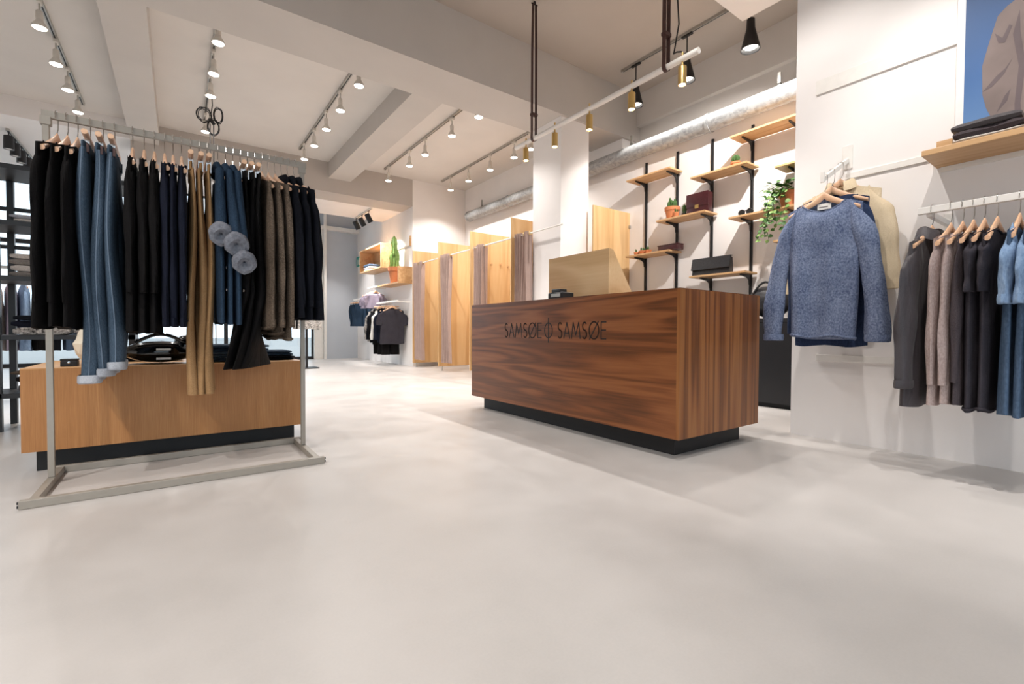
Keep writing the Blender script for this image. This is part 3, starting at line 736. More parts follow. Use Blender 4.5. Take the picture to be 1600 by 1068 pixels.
def trousers(name, label, group, mat, loc, rz, seed, L=1.08, w=.19, th=.026, cuff=None, patch=False, hemw=(.085, .058), sway=.0, flare=1.0, twist=0.):
    t = thing(name, label, 'trousers', loc, rz, group); rnd = random.Random(seed); z0 = -.165
    ph = [rnd.random()*6.3 for _ in range(4)]
    MB().loft([[(w*k*math.copysign(abs(cos(2*pi*j/24))**.6, cos(2*pi*j/24)), th*.62*sin(2*pi*j/24), z0+dz) for j in range(24)] for k, dz in ((.985, 0), (1.0, -.004), (1.01, -.036), (1.0, -.042))], True, True).build('waistband', mat, t, True)
    for sg in (-1, 1):
        rings = []; K = 20
        for i in range(K+1):
            q = i/K; z = z0-.036-q*L
            hw_ = lerp(w*.5+.008, lerp(hemw[0], hemw[1], min(1, (q-.25)/.5)) if q > .25 else hemw[0], min(1, q/.25)) if q < .25 else lerp(hemw[0], hemw[1], min(1, (q-.25)/.55))
            hw_ *= 1+(flare-1)*max(0, q-.75)*4
            cx = sg*lerp(w*.5, w*.5+.004, q); d = th*(.7+.5*min(1, q*4))*(1+.12*sin(8*q+ph[0]))*(1+(flare-1)*max(0, q-.7)*2)
            ox = .012*sin(5*q+ph[1]); oy = .010*sin(6*q+ph[2]+sg)+sway*q
            ring = []
            for j in range(18):
                a = 2*pi*j/18
                k = 1+.08*sin(3*a+ph[3]+5*q)
                ring.append((cx+ox+hw_*k*math.copysign(abs(cos(a))**.8, cos(a)), oy+d*k*sin(a), z))
            if twist:
                ta = twist*max(0, q-.6)/.4; ring = [(p[0]*cos(ta)-p[1]*sin(ta), p[0]*sin(ta)+p[1]*cos(ta), p[2]) for p in ring]
            rings.append(ring)
        lg = MB().loft(rings, True, True).build('leg', mat, t, True, ang=75)
        if patch:
            MB().tube([Vector(r2[9 if sg < 0 else 0])*1.0 for r2 in rings], .0028, 5).build('side_seam', 'seam', lg, True)
        if cuff:
            r_ = rings[-1]; cx = sum(p[0] for p in r_)/18; cyy = sum(p[1] for p in r_)/18; zz = r_[0][2]
            MB().loft([[(cx+(p[0]-cx)*k, cyy+(p[1]-cyy)*k*1.15, zz+dz) for p in r_] for k, dz in ((1.08, .035), (1.16, .028), (1.18, 0), (1.08, -.006), (.9, .0))], False, True).build('cuff', cuff, lg, True, label='rolled pale cuff')
    if patch:
        MB().box(-w*1.02, -w*.86, -th*.9, -th*.55, z0-.055, z0-.015).build('leather_patch', 'leather_brown', t)
    for x in (-.6, 0, .6): MB().box(x*w-.005, x*w+.005, -th*.70, th*.70, z0-.046, z0+.002).build('belt_loop', mat, t)
    return t

# ------------------------------------------------------------------ steel clothes rack
rk = thing('clothes_rack', 'grey steel freestanding clothes rack with rectangular base frame', 'rack', (0, 0, 0))
RY, RZ = 3.13, 1.80
MB().box(-.515, .665, RY-.010, RY+.010, RZ-.035, RZ, .002).build('top_rail', 'rackgrey', rk)
for x in (-.50, .64):
    MB().box(x-.0125, x+.0125, RY-.0125, RY+.0125, .035, RZ-.03, .002).build('post', 'rackgrey', rk)
    MB().box(x-.015, x+.015, 2.77, 3.36, .0, .034, .002).build('base_side_bar', 'rackgrey', rk)
    MB().box(x-.02, x+.02, RY-.016, RY+.016, RZ-.07, RZ-.028, .003).build('corner_bracket', 'rackgrey', rk)
for y in (2.755, 3.355): MB().box(-.54, .675, y-.015, y+.015, .001, .037, .002).build('base_bar', 'rackgrey', rk)
for x in (-.542, .675):
    for z in (.011, .027): MB().box(x-.004, x+.006, 2.748, 2.762, z-.005, z+.005).build('end_bolt', 'blackmetal', rk)
HX = (-.464, -.433, -.403, -.342, -.293, -.249, -.178, -.131, -.088, -.039, -.014, .029, .069, .113, .143, .197, .238, .279, .308, .347, .39, .42, .454, .496, .538, .574, .606)
HX = list(HX)
for _ in range(400):
    for a_ in range(26):
        g_ = .0365-(HX[a_+1]-HX[a_])
        if g_ > 0: HX[a_] -= g_/2; HX[a_+1] += g_/2
    HX[0] = max(HX[0], -.462); HX[26] = min(HX[26], .600)
P90 = pi/2
HL = lambda s: 'wooden rack hanger with ' + s
NB = ('the rack post', 'the black shirts', 'the blue jeans', 'the hooded jackets', 'the navy sweatshirts', 'the khaki chinos', 'the denim jackets', 'the black trousers', 'the brown knits', 'the dark navy coats', 'the free rack end')
def which(i):
    k = i//3; return ('next to '+NB[k], 'middle one of three', 'next to '+NB[k+2])[i % 3]
HG = 'wooden hangers on the steel rack'
rz0 = random.Random(11)
def rackpos(i): return (HX[i], RY, RZ), P90+rz0.uniform(-.015, .015)
for i in range(27):
    loc, rz = rackpos(i); k = i//3; sd = 40+i
    if k == 0:
        rz = P90-(.17, .12, .07)[i]
        hanger(loc, rz, HL('a black shirt, '+which(i)), HG)
        top('black_long_shirt', 'black long sleeved shirt on the rack, '+which(i), 'shirt', 'black long shirts on the rack', 'black', loc, rz, sd, L=.88, hw=.21, hem=.27, th=.019, sleeve=.70, sr=(.06, .04), fl=.33, out=.05, fa=.25)
    elif k == 1:
        hanger(loc, rz, HL('blue jeans, '+which(i)), HG, True)
        trousers('blue_jeans', 'washed blue jeans with rolled pale cuffs, '+which(i), 'blue jeans on the rack', 'jeans', loc, rz-.03, sd, L=1.10-.03*(i-3), w=.20, th=.025, cuff='jeans_in', patch=True, hemw=(.095, .07))
    elif k == 2:
        hanger(loc, rz, HL('a black hooded jacket, '+which(i)), HG)
        top('black_hooded_jacket', 'black hooded jacket on the rack, '+which(i), 'jacket', 'black hooded jackets on the rack', 'black2', loc, rz, sd, L=.90, hw=.21, th=.0235, sleeve=.64, hood=True, buttons=1, hem=.24, fl=.40, fa=.25)
    elif k == 3:
        hanger(loc, rz, HL('a navy sweatshirt, '+which(i)), HG)
        top('navy_sweatshirt', 'navy sweatshirt on the rack, '+which(i), 'sweatshirt', 'navy sweatshirts on the rack', 'navy', loc, rz, sd, L=.86, hw=.21, th=.019, sleeve=.80, cuff='navy', sr=(.058, .045), rib=True, fl=.33, fa=.25)
    elif k == 4:
        hanger(loc, rz, HL('khaki chinos, '+which(i)), HG, True)
        trousers('khaki_chinos', 'long khaki chinos hanging from clips, '+which(i), 'khaki chinos on the rack', 'khaki', loc, rz, sd, L=1.19, w=.18, th=.016, flare=1.3)
    elif k == 5:
        hanger(loc, rz, HL('a denim jacket, '+which(i)), HG)
        t = top('denim_jacket', 'denim jacket with fleece rolled sleeves, '+which(i), 'jacket', 'fleece lined denim jackets on the rack', 'denim', loc, rz, sd, L=.85, hw=.21, th=.019, fa=.25, sleeve=0, collar=1.0, buttons=2, hem=.23)
        # short rolled sleeves that end in a thick fleece roll pointing at the aisle
        j = i-15
        for sg in (-1, 1):
            K, n = 10, 16; rings = []; zz = -.185; ex = (.10, .13, .12)[j]; dzn = (.36, .41, .50)[j]; ey = (.0, -.02, -.02)[j]
            for q in range(K+1):
                s = q/K; rr = lerp(.058, .046, s); ang = s*s*1.0
                c = Vector((sg*(.165+ex*s**1.5), ey*s, zz-dzn*s)); dx = Vector((sg*sin(ang), 0, -cos(ang))); a1 = Vector((cos(ang), 0, sg*sin(ang))); 
                rings.append([c+a1*rr*cos(2*pi*m/n)*(1+.06*sin(3*m+q))+Vector((0, rr*(.36+.25*s)*sin(2*pi*m/n), 0)) for m in range(n)])
            sl = MB().loft(rings).build('sleeve', 'denim', t, True, ang=75)
            c = Vector((sg*(.165+ex), ey, zz-dzn)); rs = []
            for k_, dd in ((.048, -.03), (.062, -.02), (.066, .0), (.060, .022), (.040, .030), (.018, .018), (.006, .0)):
                rs.append([c+dx*dd+a1*k_*cos(2*pi*m/18)*(1+.05*sin(5*m+dd*40))+Vector((0, k_*.9*sin(2*pi*m/18)*(1+.05*cos(4*m)), 0)) for m in range(18)])
            MB().loft(rs).build('rolled_cuff', 'fleece', sl, True, label='rolled grey fleece cuff')
    elif k == 6:
        hanger(loc, rz, HL('black trousers, '+which(i)), HG, True)
        trousers('black_trousers', 'wide black trousers hanging from clips, '+which(i), 'black trousers on the rack', 'black2', loc, rz+.04, sd, L=1.06, w=.19, th=.018, hemw=(.095, .092), flare=1.35, twist=-.5)
    elif k == 7:
        rz = P90+(.08, .13, .18)[i-21]
        hanger(loc, rz, HL('a brown marl knit, '+which(i)), HG)
        top('brown_knit', 'brown marl knitted sweater, '+which(i), 'sweater', 'brown knits on the rack', 'brownknit', loc, rz, sd, L=.88+.03*(i-21), hw=.21, th=.018, sleeve=.80, rib=True, cuff='brownknit', sr=(.055, .042), fl=.33, fa=.25)
    else:
        rz = P90+(.22, .26, .31)[i-24]
        hanger(loc, rz, HL('a dark navy coat, '+which(i)), HG)
        top('dark_navy_coat', 'dark navy wool coat on the rack, '+which(i), 'coat', 'dark navy coats on the rack', 'darknavy', loc, rz, sd, L=.82, hw=.22, hem=.30, th=.019, fa=.25, sleeve=.68, collar=.6, buttons=1, sr=(.07, .055), fl=.31, out=.05, cuff='darknavy')

# ------------------------------------------------------------------ oak table behind the rack
tb = thing('oak_display_table', 'low oak display table with black plinth behind the clothes rack', 'table', (0, 0, 0))
MB().box(-.655, .685, 3.40, 3.42, .113, .545).build('front_panel', 'oak', tb)
for x in (-.655, .665): MB().box(x, x+.02, 3.42, 4.18, .113, .545).build('side_panel', 'oak', tb)
MB().box(-.635, .665, 4.16, 4.18, .113, .545).build('back_panel', 'oak', tb)
MB().box(-.655, .685, 3.40, 4.18, .545, .55).build('table_top', 'oak_top', tb)
MB().box(-.61, .65, 3.46, 4.12, 0, .113).build('plinth', 'blackmatte', tb)
def folded(name, label, cat, group, mat, loc, rz, w, dpt, h, seed, lay=2):
    """one folded garment: rounded front fold, layers, slight sag"""
    t = thing(name, label, cat, loc, rz, group); rnd = random.Random(seed); hh = h/lay
    for k in range(lay):
        rings = []; K = 9; ox, oy = rnd.uniform(-.008, .008), rnd.uniform(-.008, .008); ph = rnd.random()*6
        for i in range(K+1):
            s = i/K; x = (s-.5)*w; e = min(1, min(s, 1-s)*8+.55)
            prof = [(-dpt/2, .5), (-dpt/2+.008, .06), (0, 0), (dpt/2-.01, .04), (dpt/2, .5), (dpt/2-.01, .96), (0, 1.0), (-dpt/2+.008, .94)]
            rings.append([(x+ox, y+oy+.006*sin(7*s+ph), k*hh+hh*(.5+(z-.5)*e*.98)+.0*s) for y, z in prof])
        MB().loft(rings).build('layer', mat, t, True, ang=50)
    return t
for j, (z, h) in enumerate(((.55, .035), (.585, .03), (.615, .045))):
    folded('folded_jeans', 'folded blue jeans, %s of the pile on the middle of the oak table' % ('bottom', 'middle', 'top')[j], 'jeans', 'folded jeans on the oak table', ('darknavy', 'jeans', 'denim')[j] if j else 'jeans', (.32, 3.62, z), .02*j, .34, .30, h, j+3)
for j, (z, h) in enumerate(((.55, .03), (.58, .035))):
    folded('folded_jeans', 'folded blue jeans, %s of the low pile at the table end' % ('bottom', 'top')[j], 'jeans', 'folded jeans at the table end', 'darknavy' if j == 0 else 'denim', (.55, 3.66, z), -.05*j, .22, .30, h, j+9)
for j, (z, h) in enumerate(((.55, .03), (.58, .03))):
    folded('folded_trousers', 'folded dark trousers behind the black patent bag, %s one' % ('lower', 'upper')[j], 'trousers', 'folded dark trousers on the oak table', 'black2', (-.12, 3.95, z), 0, .3, .3, h, j+13)
pb = thing('black_patent_bag', 'glossy black patent bag with pale tags on the oak table', 'bag', (-.08, 3.56, .556))
MB().blob((0, 0, .065), (.19, .10, .065), 18, 8, .10, 2).build('body', 'patent', pb, True)
MB().blob((.13, 0, .10), (.075, .08, .065), 12, 7, .12, 4).build('side_pouch', 'patent', pb, True)
MB().tube([(-.12+.24*i/10, -.06, .12+.05*sin(pi*i/10)) for i in range(11)], .01, 8).build('handle', 'patent', pb, True)
for z in (.02, .075): MB().box(-.02, .05, -.112, -.109, z, z+.012).build('tag', 'label', pb, label='pale brass coloured tag')
bx = thing('small_black_box', 'small black jewellery box on the oak table by the rack post', 'box', (-.48, 3.50, .55))
MB().box(-.035, .035, -.03, .03, 0, .03, .003).build('body', 'blackmatte', bx); MB().box(-.036, .036, -.031, .031, .031, .042, .003).build('lid', 'blackmatte', bx); MB().lathe([(.006, 0), (.006, .003), (.001, .004)], 10).build('catch', 'chrome', bx).matrix_local = Matrix.Translation((0, -.031, .022)) @ Matrix.Rotation(pi/2, 4, 'X')
vz = thing('folded_paper_vase', 'cream faceted paper vase standing on the oak table', 'vase', (-.40, 3.72, .55))
vr = [[(r_*cos(2*pi*j/9+o), r_*sin(2*pi*j/9+o), z) for j in range(9)] for r_, z, o in ((.055, 0, 0), (.085, .06, .35), (.10, .12, 0), (.075, .18, .35), (.06, .22, 0), (.055, .22, 0), (.07, .17, .35))]
MB().loft(vr, True, False).build('vase_body', 'vase', vz)

# ------------------------------------------------------------------ sweater and beige shirt on face-out arms
arm = thing('face_out_arm', 'white sloping waterfall arm on the wall holding the sweaters and beige shirt', 'arm', (XW, 1.24, 1.75))
MB().prism([(-.40, -.043), (0, .167), (0, .197), (-.40, -.013)], .02, lambda u, v, w: (u, w-.01, v)).build('arm_bar', 'white', arm); MB().box(-.008, 0, -.03, .03, .12, .28, .002).build('wall_plate', 'white', arm); MB().box(-.408, -.398, -.012, .012, -.046, .02, .002).build('end_stop', 'white', arm)
SWL = (3.35, 1.24, 1.72)
RZS = -P90+.08
def on_arm(x): return (x, 1.24, 1.737+.525*(x-3.32))
hanger(on_arm(3.345), RZS, 'wooden hanger carrying the blue marl sweater', 'hangers on the face-out arm')
sw = top('blue_sweater', 'blue marl knitted crew neck sweater hanging face out on the wall', 'sweater', None, 'sweater', on_arm(3.345), RZS, 71, L=.88, hw=.205, hem=.175, th=.045, sleeve=.83, sr=(.060, .056), fl=.85, drop=.085, out=.115, slope=.34, nf=2, fa=.5, rib=True, cuff='sweater', z0=-.150, waist=0, scoop=.12)
MB().box(-.038, .038, .006, .009, -.210, -.172).build('neck_label', 'label', sw, label='white woven neck label')
MB().box(-.03, .02, .005, .0065, -.197, -.191).build('label_print', 'labelprint', sw)
for x in (3.46,):
    hanger(on_arm(x), RZS+.04, 'wooden hanger behind the sweater carrying the dark blue sweater', 'hangers on the face-out arm')
    top('dark_blue_sweater', 'dark blue sweater mostly hidden behind the blue marl sweater', 'sweater', None, 'sweater_dark', on_arm(x), RZS+.04, 72, L=.98, hw=.20, hem=.20, th=.026, sleeve=.84, out=.04)
hanger(on_arm(3.60), RZS, 'wooden hanger next to the wall carrying the beige shirt', 'hangers on the face-out arm')
top('beige_shirt', 'beige cotton shirt with open collar hanging behind the blue sweater', 'shirt', None, 'beige', on_arm(3.60), RZS-.06, 73, L=.80, hw=.225, hem=.23, th=.034, fa=.3, sleeve=.62, sr=(.068, .055), fl=.6, collar=2.0, out=.085, drop=.06)

# ------------------------------------------------------------------ right hand rail
rl = thing('wall_rail', 'white square clothes rail projecting from the right wall', 'rail', (XW, 0, 1.435))
MB().box(-.435, -.405, -.25, .765, -.035, 0, .002).build('rail_bar', 'white', rl)
for y in (.72, -.2): MB().box(-.41, 0, y-.012, y+.012, -.05, -.02, .002).build('bracket_arm', 'white', rl)
for y in (.72, -.2): MB().box(-.01, 0, y-.02, y+.02, -.09, .03, .002).build('wall_plate', 'white', rl)
RX, RZR = 3.30, 1.435
RG = 'wooden hangers on the white wall rail'
def wr(y): return (RX, y, RZR)
A0 = 0.0
hanger(wr(.705), -.22, 'wooden hanger on the white wall rail holding the charcoal jacket', RG)
top('charcoal_jacket', 'charcoal satin jacket with stand collar at the end of the white rail', 'jacket', None, 'charcoal', wr(.705), -.22, 81, L=.90, hw=.205, hem=.235, th=.028, fa=.3, sleeve=.74, sr=(.085, .065), fl=.40, collar=1.9, out=.06, cuff='charcoal')
for j, y in enumerate((.63, .585)):
    hanger(wr(y), -.12, 'wooden hanger holding the %s linen shirt from the charcoal jacket' % ('first', 'second', 'third', 'fourth')[j], RG)
    top('linen_shirt', ('rose grey linen shirt right next to the charcoal jacket', 'rose grey linen shirt right next to the taupe top')[j], 'shirt', 'linen shirts on the white rail', 'linen', wr(y), -.12, 83+j, L=.88, hw=.195, hem=.215, th=.021, fa=.25, sleeve=.72, sr=(.062, .045), fl=.37, out=.03)
hanger(wr(.545), -.10, 'wooden hanger on the white wall rail holding the dark taupe long sleeved top', RG)
top('taupe_top', 'dark taupe long sleeved top hanging beside the linen shirts', 'shirt', None, 'darktaupe', wr(.545), -.10, 86, L=.87, hw=.195, hem=.215, th=.019, fa=.25, sleeve=.70, sr=(.058, .045), fl=.34, out=.03)
for j, y in enumerate((.505, .46)):
    hanger(wr(y), -.08, 'wooden hanger holding the %s dark grey T-shirt from the taupe top' % ('first', 'second', 'third', 'fourth')[j], RG)
    top('dark_grey_tshirt', ('dark grey T-shirt right next to the taupe top', 'dark grey T-shirt right next to the blue slub tops')[j], 'T-shirt', 'dark grey T-shirts on the white rail', 'darkgrey', wr(y), -.08, 88+j, L=.90, hw=.195, hem=.21, th=.020, fa=.25, sleeve=.26, sr=(.07, .062), fl=.30, out=.03, rib=True)
for j, y in enumerate((.385, .335, .285, .235)):
    hanger(wr(y), -.05, 'wooden hanger holding the %s blue slub top from the grey T-shirts' % ('first', 'second', 'third', 'fourth')[j], RG)
    top('blue_slub_top', '%s blue slub top from the dark grey T-shirts' % ('first', 'second', 'third', 'fourth')[j], 'T-shirt', 'blue slub tops on the white rail', 'ltblue', wr(y), -.05, 91+j, L=.90, hw=.20, hem=.22, th=.023, fa=.3, sleeve=.32, sr=(.085, .08), fl=.29, out=.045, cuff='ltblue', hmat='steelblue')

# shelf with folded garments and the poster
sh = thing('poster_shelf', 'thick pale wooden wall shelf below the poster', 'shelf', (XW, 0, 1.745))
MB().box(-.32, -.0, -.3, .78, 0, .032, .003).build('board', 'shelf_oak', sh)
MB().box(-.012, 0, -.28, .76, -.03, 0).build('wall_batten', 'white', sh)
for y in (.735,): MB().box(-.07, -.045, y-.035, y+.035, .032, .14, .002).build('end_block', 'shelf_oak', sh)
for j, (z, h) in enumerate(((1.777, .02), (1.797, .04), (1.837, .04))):
    folded('folded_tshirt', ('thin pale folded garment at the bottom of the poster shelf pile', 'folded taupe garment in the middle of the poster shelf pile', 'folded charcoal garment on top of the poster shelf pile')[j], 'T-shirt', 'folded garments on the poster shelf', ('pale', 'darktaupe', 'charcoal')[j], (3.535, .53, z), P90, .26, .26, h, 31+j, 1)
po = thing('jacket_poster', 'large blue poster of a figure in grey jacket on the white wall', 'poster', (XW, 0, 1.78))
MB().box(-.022, -.002, -.6, .70, 0, 1.6, .001).build('poster_board', 'board', po)
MB().box(-.0225, -.0215, -.6, .665, .02, 1.58).build('blue_print', 'poster', po)
jk = [(.545, .02), (.540, .15), (.572, .24), (.588, .32), (.592, .48), (.575, .56), (.562, .62), (.535, .73), (.50, .765), (.44, .80), (.34, .86), (.2, .90), (-.5, .90), (-.5, .02)]
MB().prism(jk, .0012, lambda u, v, w: (-.0237+w, u, v)).build('jacket_print', 'poster_jacket', po)
for pl in ([(.455, .02), (.462, .22), (.45, .42), (.475, .60), (.452, .72), (.447, .60), (.425, .42), (.44, .22), (.43, .02)],
           [(.588, .335), (.535, .40), (.50, .43), (.475, .47), (.505, .40), (.55, .35)], [(.545, .64), (.515, .60), (.49, .66), (.478, .65), (.505, .57), (.53, .58)],
           [(.53, .20), (.50, .28), (.478, .31), (.49, .25)], [(.38, .02), (.34, .5), (.37, .80), (.35, .80), (.32, .5), (.355, .02)]):
    MB().prism(pl, .0012, lambda u, v, w: (-.0247+w, u, v)).build('fold_print', 'poster_dark', po)

# ------------------------------------------------------------------ black shelving by the windows
bs = thing('black_shelving', 'tall black open shelving unit in front of the windows', 'shelving', (0, 0, 0))
for x in (-1.06, -.30, -1.95):
    for y in (4.93, 5.33): MB().box(x-.02, x+.02, y-.02, y+.02, 0, 1.98).build('upright', 'blackmetal', bs)
SHZ = (.28, .71, 1.145, 1.55, 1.96)
for z in SHZ: MB().box(-1.97, -.28, 4.91, 5.35, z-.035, z).build('shelf_board', 'blackmetal', bs)
for z in (1.42, 1.72): MB().box(-1.97, -.28, 5.32, 5.34, z-.03, z).build('cross_rail', 'blackmetal', bs)
rnd = random.Random(3)
def pile(x, z, items, where):
    for j, (mat, h, col) in enumerate(items):
        folded('folded_garment', '%s folded garment in the pile on the %s of the black shelving' % (col, where), 'clothes', 'folded garments on the black shelving', mat, (x+rnd.uniform(-.02, .02), 5.10+rnd.uniform(-.01, .01), z), rnd.uniform(-.05, .05), .31, .30, h, 60+j+int(z*10), 1)
        z += h
pile(-.83, 1.145, (('greyfold', .04, 'dark grey'), ('pale', .05, 'pale grey'), ('greyfold', .045, 'mid grey'), ('pale', .04, 'light grey')), 'window level shelf')
pile(-.83, 1.55, (('pale', .03, 'cream'), ('lightgrey', .03, 'silver grey')), 'upper shelf')
pile(-.83, .71, (('pattern', .06, 'speckled'), ('navy', .05, 'navy'), ('darknavy', .04, 'blue black')), 'middle shelf')
pile(-.485, .71, (('pattern', .05, 'black and white'), ('black', .06, 'plain black')), 'middle shelf')
pile(-.83, .28, (('blackleather', .07, 'black leather'), ('black', .06, 'black cotton'), ('brownknit', .03, 'brown knitted')), 'lowest shelf')
pile(-.485, .28, (('black2', .06, 'black twill'), ('brownknit', .04, 'speckled brown')), 'lowest shelf')
# rail with clothes behind the shelving
fr = thing('window_rack', 'plain steel clothes rail standing between the shelving and windows', 'rack', (0, 0, 0))
MB().box(-2.4, -.6, 6.985, 7.015, 1.385, 1.415).build('top_rail', 'steel', fr)
for x in (-2.4, -.6):
    MB().box(x-.015, x+.015, 6.985, 7.015, .03, 1.40).build('post', 'steel', fr); MB().box(x-.02, x+.02, 6.75, 7.25, 0, .03).build('foot_bar', 'steel', fr)
for j, (x, m_, c) in enumerate(((-1.62, 'lightgrey', 'light grey'), (-1.50, 'pale', 'cream'), (-1.40, 'palepurple', 'mauve'), (-1.30, 'ltblue', 'pale blue'), (-1.20, 'black', 'black'), (-1.08, 'darknavy', 'navy black'), (-.96, 'steelblue', 'slate blue'), (-.84, 'black2', 'jet black'))):
    hanger((x, 7.0, 1.415), P90+.2, 'wooden hanger on the window rail holding the %s shirt' % c, 'hangers on the window rail')
    top('window_rail_shirt', '%s shirt on the rail between the shelving and windows' % c, 'shirt', 'shirts on the window rail', m_, (x, 7.0, 1.415), P90+.2, 120+j, L=.72, th=.04, sleeve=.5)

# ------------------------------------------------------------------ far display wall
XD = 4.12
bxs = thing('wall_box_shelf', 'open pale wood box shelf on the far display wall', 'shelf', (XD, 11.0, 2.20))
MB().box(-.37, 0, -.75, .75, 0, .03).build('bottom_board', 'shelf_oak', bxs); MB().box(-.37, 0, -.75, .75, .53, .56).build('top_board', 'shelf_oak', bxs)
for y in (-.75, .72): MB().box(-.37, 0, y, y+.03, .03, .53).build('side_board', 'shelf_oak', bxs)
MB().box(-.02, 0, -.72, .72, .03, .53).build('back_board', 'shelf_oak', bxs)
for j in range(3): folded('folded_sweater', 'folded %s sweater inside the box shelf' % ('white', 'light grey', 'blue')[j], 'sweater', 'folded sweaters in the box shelf', ('label', 'lightgrey', 'steelblue')[j], (3.93, 11.35, 2.23+.055*j), P90, .5, .28, .055, 200+j, 1)
ps = thing('plant_shelf', 'L shaped pale wood shelf carrying the tall potted cactus', 'shelf', (XD, 0, 1.78))
MB().box(-.32, 0, 9.40, 10.60, 0, .03).build('board', 'shelf_oak', ps); MB().box(-.32, 0, 9.37, 9.40, 0, .36).build('end_board', 'shelf_oak', ps)
tag(MB().box(XD-.25, XD-.01, 10.18, 10.55, 1.81, 1.85, .005).build('folded_scarf', 'lightgrey'), 'flat light grey scarf lying on the plant shelf', 'scarf')
pc = thing('tall_potted_cactus', 'tall branching cactus in terracotta pot on the far display shelf', 'plant', (3.92, 9.85, 1.81))
MB().lathe([(.095, 0), (.13, .27), (.15, .27), (.155, .36), (.13, .36), (.125, .3), (.002, .29)], 20).build('pot', 'terracotta', pc, True)
mb = MB(); rnd = random.Random(8)
for (x, y, z0, hh, w) in ((0, 0, .28, .72, .055), (-.05, .06, .3, .42, .045), (.03, -.07, .3, .45, .045), (-.02, -.02, .6, .45, .06), (.02, .06, .34, .34, .04)):
    n = 12
    mb.loft([[(x+w*p*(1+.2*cos(6*2*pi*j/n))*cos(2*pi*j/n), y+w*p*(1+.2*cos(6*2*pi*j/n))*sin(2*pi*j/n), z0+hh*q) for j in range(n)] for p, q in ((.6, 0), (1, .15), (.8, .4), (1.1, .6), (.8, .85), (.05, 1))])
mb.build('cactus', 'leaf_light', pc, True)
dr = thing('display_rail', 'white clothes rail on the far display wall', 'rail', (XD, 0, 1.42))
MB().box(-.33, -.30, 9.4, 10.66, -.035, 0).build('rail_bar', 'white', dr)
for y in (9.5, 10.6): MB().box(-.31, 0, y-.015, y+.015, -.04, -.01).build('bracket_arm', 'white', dr)
RXD = XD-.315
for j, (y, m_, c, LL) in enumerate(((9.70, 'darkgrey', 'charcoal grey', .78), (9.92, 'navy', 'navy', .76), (10.08, 'label', 'white', .6), (10.22, 'black', 'black', .80), (10.38, 'darknavy', 'blue black', .76), (10.52, 'pattern', 'speckled', .74))):
    hanger((RXD, y, 1.42), -.30 if j == 0 else -.15, 'wooden hanger on the far display rail holding the %s top' % c, 'hangers on the far display rail')
    top('hanging_tshirt', '%s top hanging on the far display rail' % c, 'shirt', 'tops on the far display rail', m_, (RXD, y, 1.42), -.30 if j == 0 else -.15, 210+j, L=LL, hw=.24, hem=.26, th=.032, fa=.3, sleeve=.30 if j == 0 else .62, sr=(.09, .07), fl=.36, out=.06)
for j, y in enumerate((9.83, 10.0, 10.30)):
    hanger((RXD, y, 1.42), -.15, 'clip hanger holding the %s black trousers from the fitting rooms' % ('first', 'second', 'third')[j], 'hangers on the far display rail', True)
    trousers('display_trousers', '%s black trousers from the fitting rooms on the far display' % ('first', 'second', 'third')[j], 'black trousers at the far display', 'black', (RXD, y, 1.42), -.15, 230+j, L=.98, w=.20, th=.028, hemw=(.10, .095))
dr2 = thing('shorts_rail', 'small white wall rail holding the blue shorts', 'rail', (XD, 0, 1.60))
MB().box(-.30, -.27, 11.4, 12.5, -.035, 0).build('rail_bar', 'white', dr2)
for y in (11.45, 12.4): MB().box(-.28, 0, y-.015, y+.015, -.04, -.01).build('bracket_arm', 'white', dr2)
for j, y in enumerate((11.75, 11.95, 12.15)):
    hanger((XD-.285, y, 1.60), -.2, 'clip hanger holding the %s blue shorts from the box shelf' % ('first', 'second', 'third', 'fourth')[j], 'clip hangers on the shorts rail', True)
    trousers('blue_shorts', '%s blue denim shorts from the box shelf side' % ('first', 'second', 'third', 'fourth')[j], 'blue denim shorts', 'denim', (XD-.285, y, 1.60), -.2, 240+j, L=.52, w=.2, th=.05, hemw=(.115, .11))
for j, y in enumerate((10.75, 10.87, 10.99, 11.11)):
    hanger((RXD, y, 1.82), -.2, 'wooden hanger holding the %s mauve shirt from the plant shelf' % ('first', 'second', 'third', 'fourth')[j], 'hangers under the box shelf')
    top('mauve_shirt', '%s mauve grey shirt from the plant shelf, under the box shelf' % ('first', 'second', 'third', 'fourth')[j], 'shirt', 'mauve shirts under the box shelf', 'palepurple', (RXD, y, 1.82), -.2, 250+j, L=.36, th=.04, sleeve=.24)
ur = thing('upper_wall_rail', 'white rail beneath the box shelf holding the mauve shirts', 'rail', (XD, 0, 1.82))
MB().box(-.33, -.30, 10.68, 11.3, -.035, 0).build('rail_bar', 'white', ur); MB().box(-.31, 0, 10.93, 10.95, -.04, -.01).build('bracket_arm', 'white', ur)
sr_ = tag(MB().tube([(XD-.02, 9.45, 2.62), (XD-.02, 10.3, 2.62)], .012, 8).build('picture_rail', 'white'), 'thin white rail on the wall behind the tall cactus', 'rail')
tag(MB().box(XD-.03, XD, 9.42, 9.46, 2.6, 2.82).build('wooden_peg', 'shelf_oak'), 'small upright wooden peg beside the fitting room panel', 'peg')
ex = thing('exit_sign', 'teal emergency exit sign with white running figure on the wall', 'sign', (XD, 12.95, 2.55))
MB().box(-.03, 0, -.15, .15, 0, .26, .003).build('sign_plate', 'teal', ex)
f = MB(); F_ = lambda u, v, w: (-.0315+w, u, v)
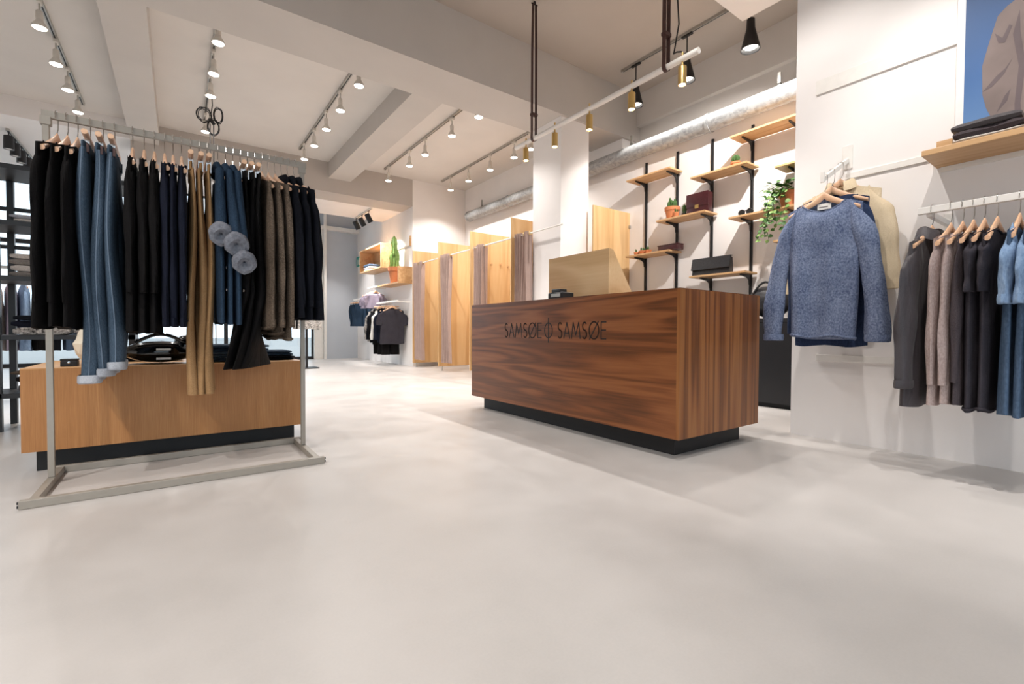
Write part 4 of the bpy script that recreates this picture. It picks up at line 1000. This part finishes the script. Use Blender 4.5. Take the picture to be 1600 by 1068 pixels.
for pl in ([(.02, .19), (.045, .19), (.045, .215), (.02, .215)], [(-.01, .10), (.04, .10), (.05, .18), (.0, .18)], [(-.01, .10), (-.05, .04), (-.03, .03), (.015, .10)], [(.02, .10), (.05, .03), (.07, .04), (.04, .10)], [(-.12, .03), (-.07, .03), (-.07, .22), (-.12, .22)]): f.prism(pl, .0015, F_)
f.build('running_figure', 'label', ex)
# patterned blouses on a far stand behind the coats
fs = thing('far_stand', 'black single post clothes stand near the grey entrance wall', 'rack', (2.12, 10.0, 0))
MB().box(-.02, .02, -.02, .02, .02, 2.2).build('post', 'blackmetal', fs); MB().box(-.2, .2, -.2, .2, 0, .02).build('base_plate', 'blackmetal', fs); MB().box(-.02, .02, -.35, .35, 1.72, 1.75).build('arm_bar', 'blackmetal', fs)
for j, (y, m_, c) in enumerate(((9.75, 'pattern', 'black and white speckled'), (9.88, 'black', 'plain black'), (10.14, 'pattern', 'white flecked'))):
    hanger((2.12, y, 1.75), .1, 'wooden hanger on the black stand holding the %s blouse' % c, 'hangers on the black stand')
    top('stand_blouse', '%s blouse hanging on the black single post stand' % c, 'blouse', 'blouses on the black stand', m_, (2.12, y, 1.75), .1, 260+j, L=.80, th=.05, sleeve=.5)

# cable coil hanging from the track
cb = thing('cable_coil', 'tied coil of black cable hanging from the ceiling above the rack', 'cable', (.40, 7.4, 0))
mb = MB(); rnd = random.Random(4)
for i in range(9):
    a0 = rnd.uniform(-.3, .3); lobe = i % 3; cx, cz = ((-.085, 3.60), (.075, 3.63), (.02, 3.46))[lobe]; rx, rz = ((.085, .10), (.06, .12), (.07, .11))[lobe]
    k = rnd.uniform(.7, 1.05)
    mb.tube([(cx+rx*k*cos(2*pi*j/22+a0), rnd.uniform(-.02, .02), cz+rz*k*sin(2*pi*j/22+a0)) for j in range(23)], .0055, 5)
mb.build('loops', 'blackmatte', cb, True)
MB().tube([(0, 0, 3.97), (.01, 0, 3.75), (-.01, 0, 3.6)], .006, 6).build('hanging_lead', 'blackmatte', cb, True)
MB().tube([(-.02, 0, 3.56), (.03, 0, 3.50)], .022, 8).build('tie', 'blackmatte', cb, True)
for x in (-.018, .022): MB().tube([(x, 0, 3.5), (x, 0, 1.8), (x, -.1, .3), (x, -.2, .012)], .006, 6).build('lead', 'blackmatte', cb, True)
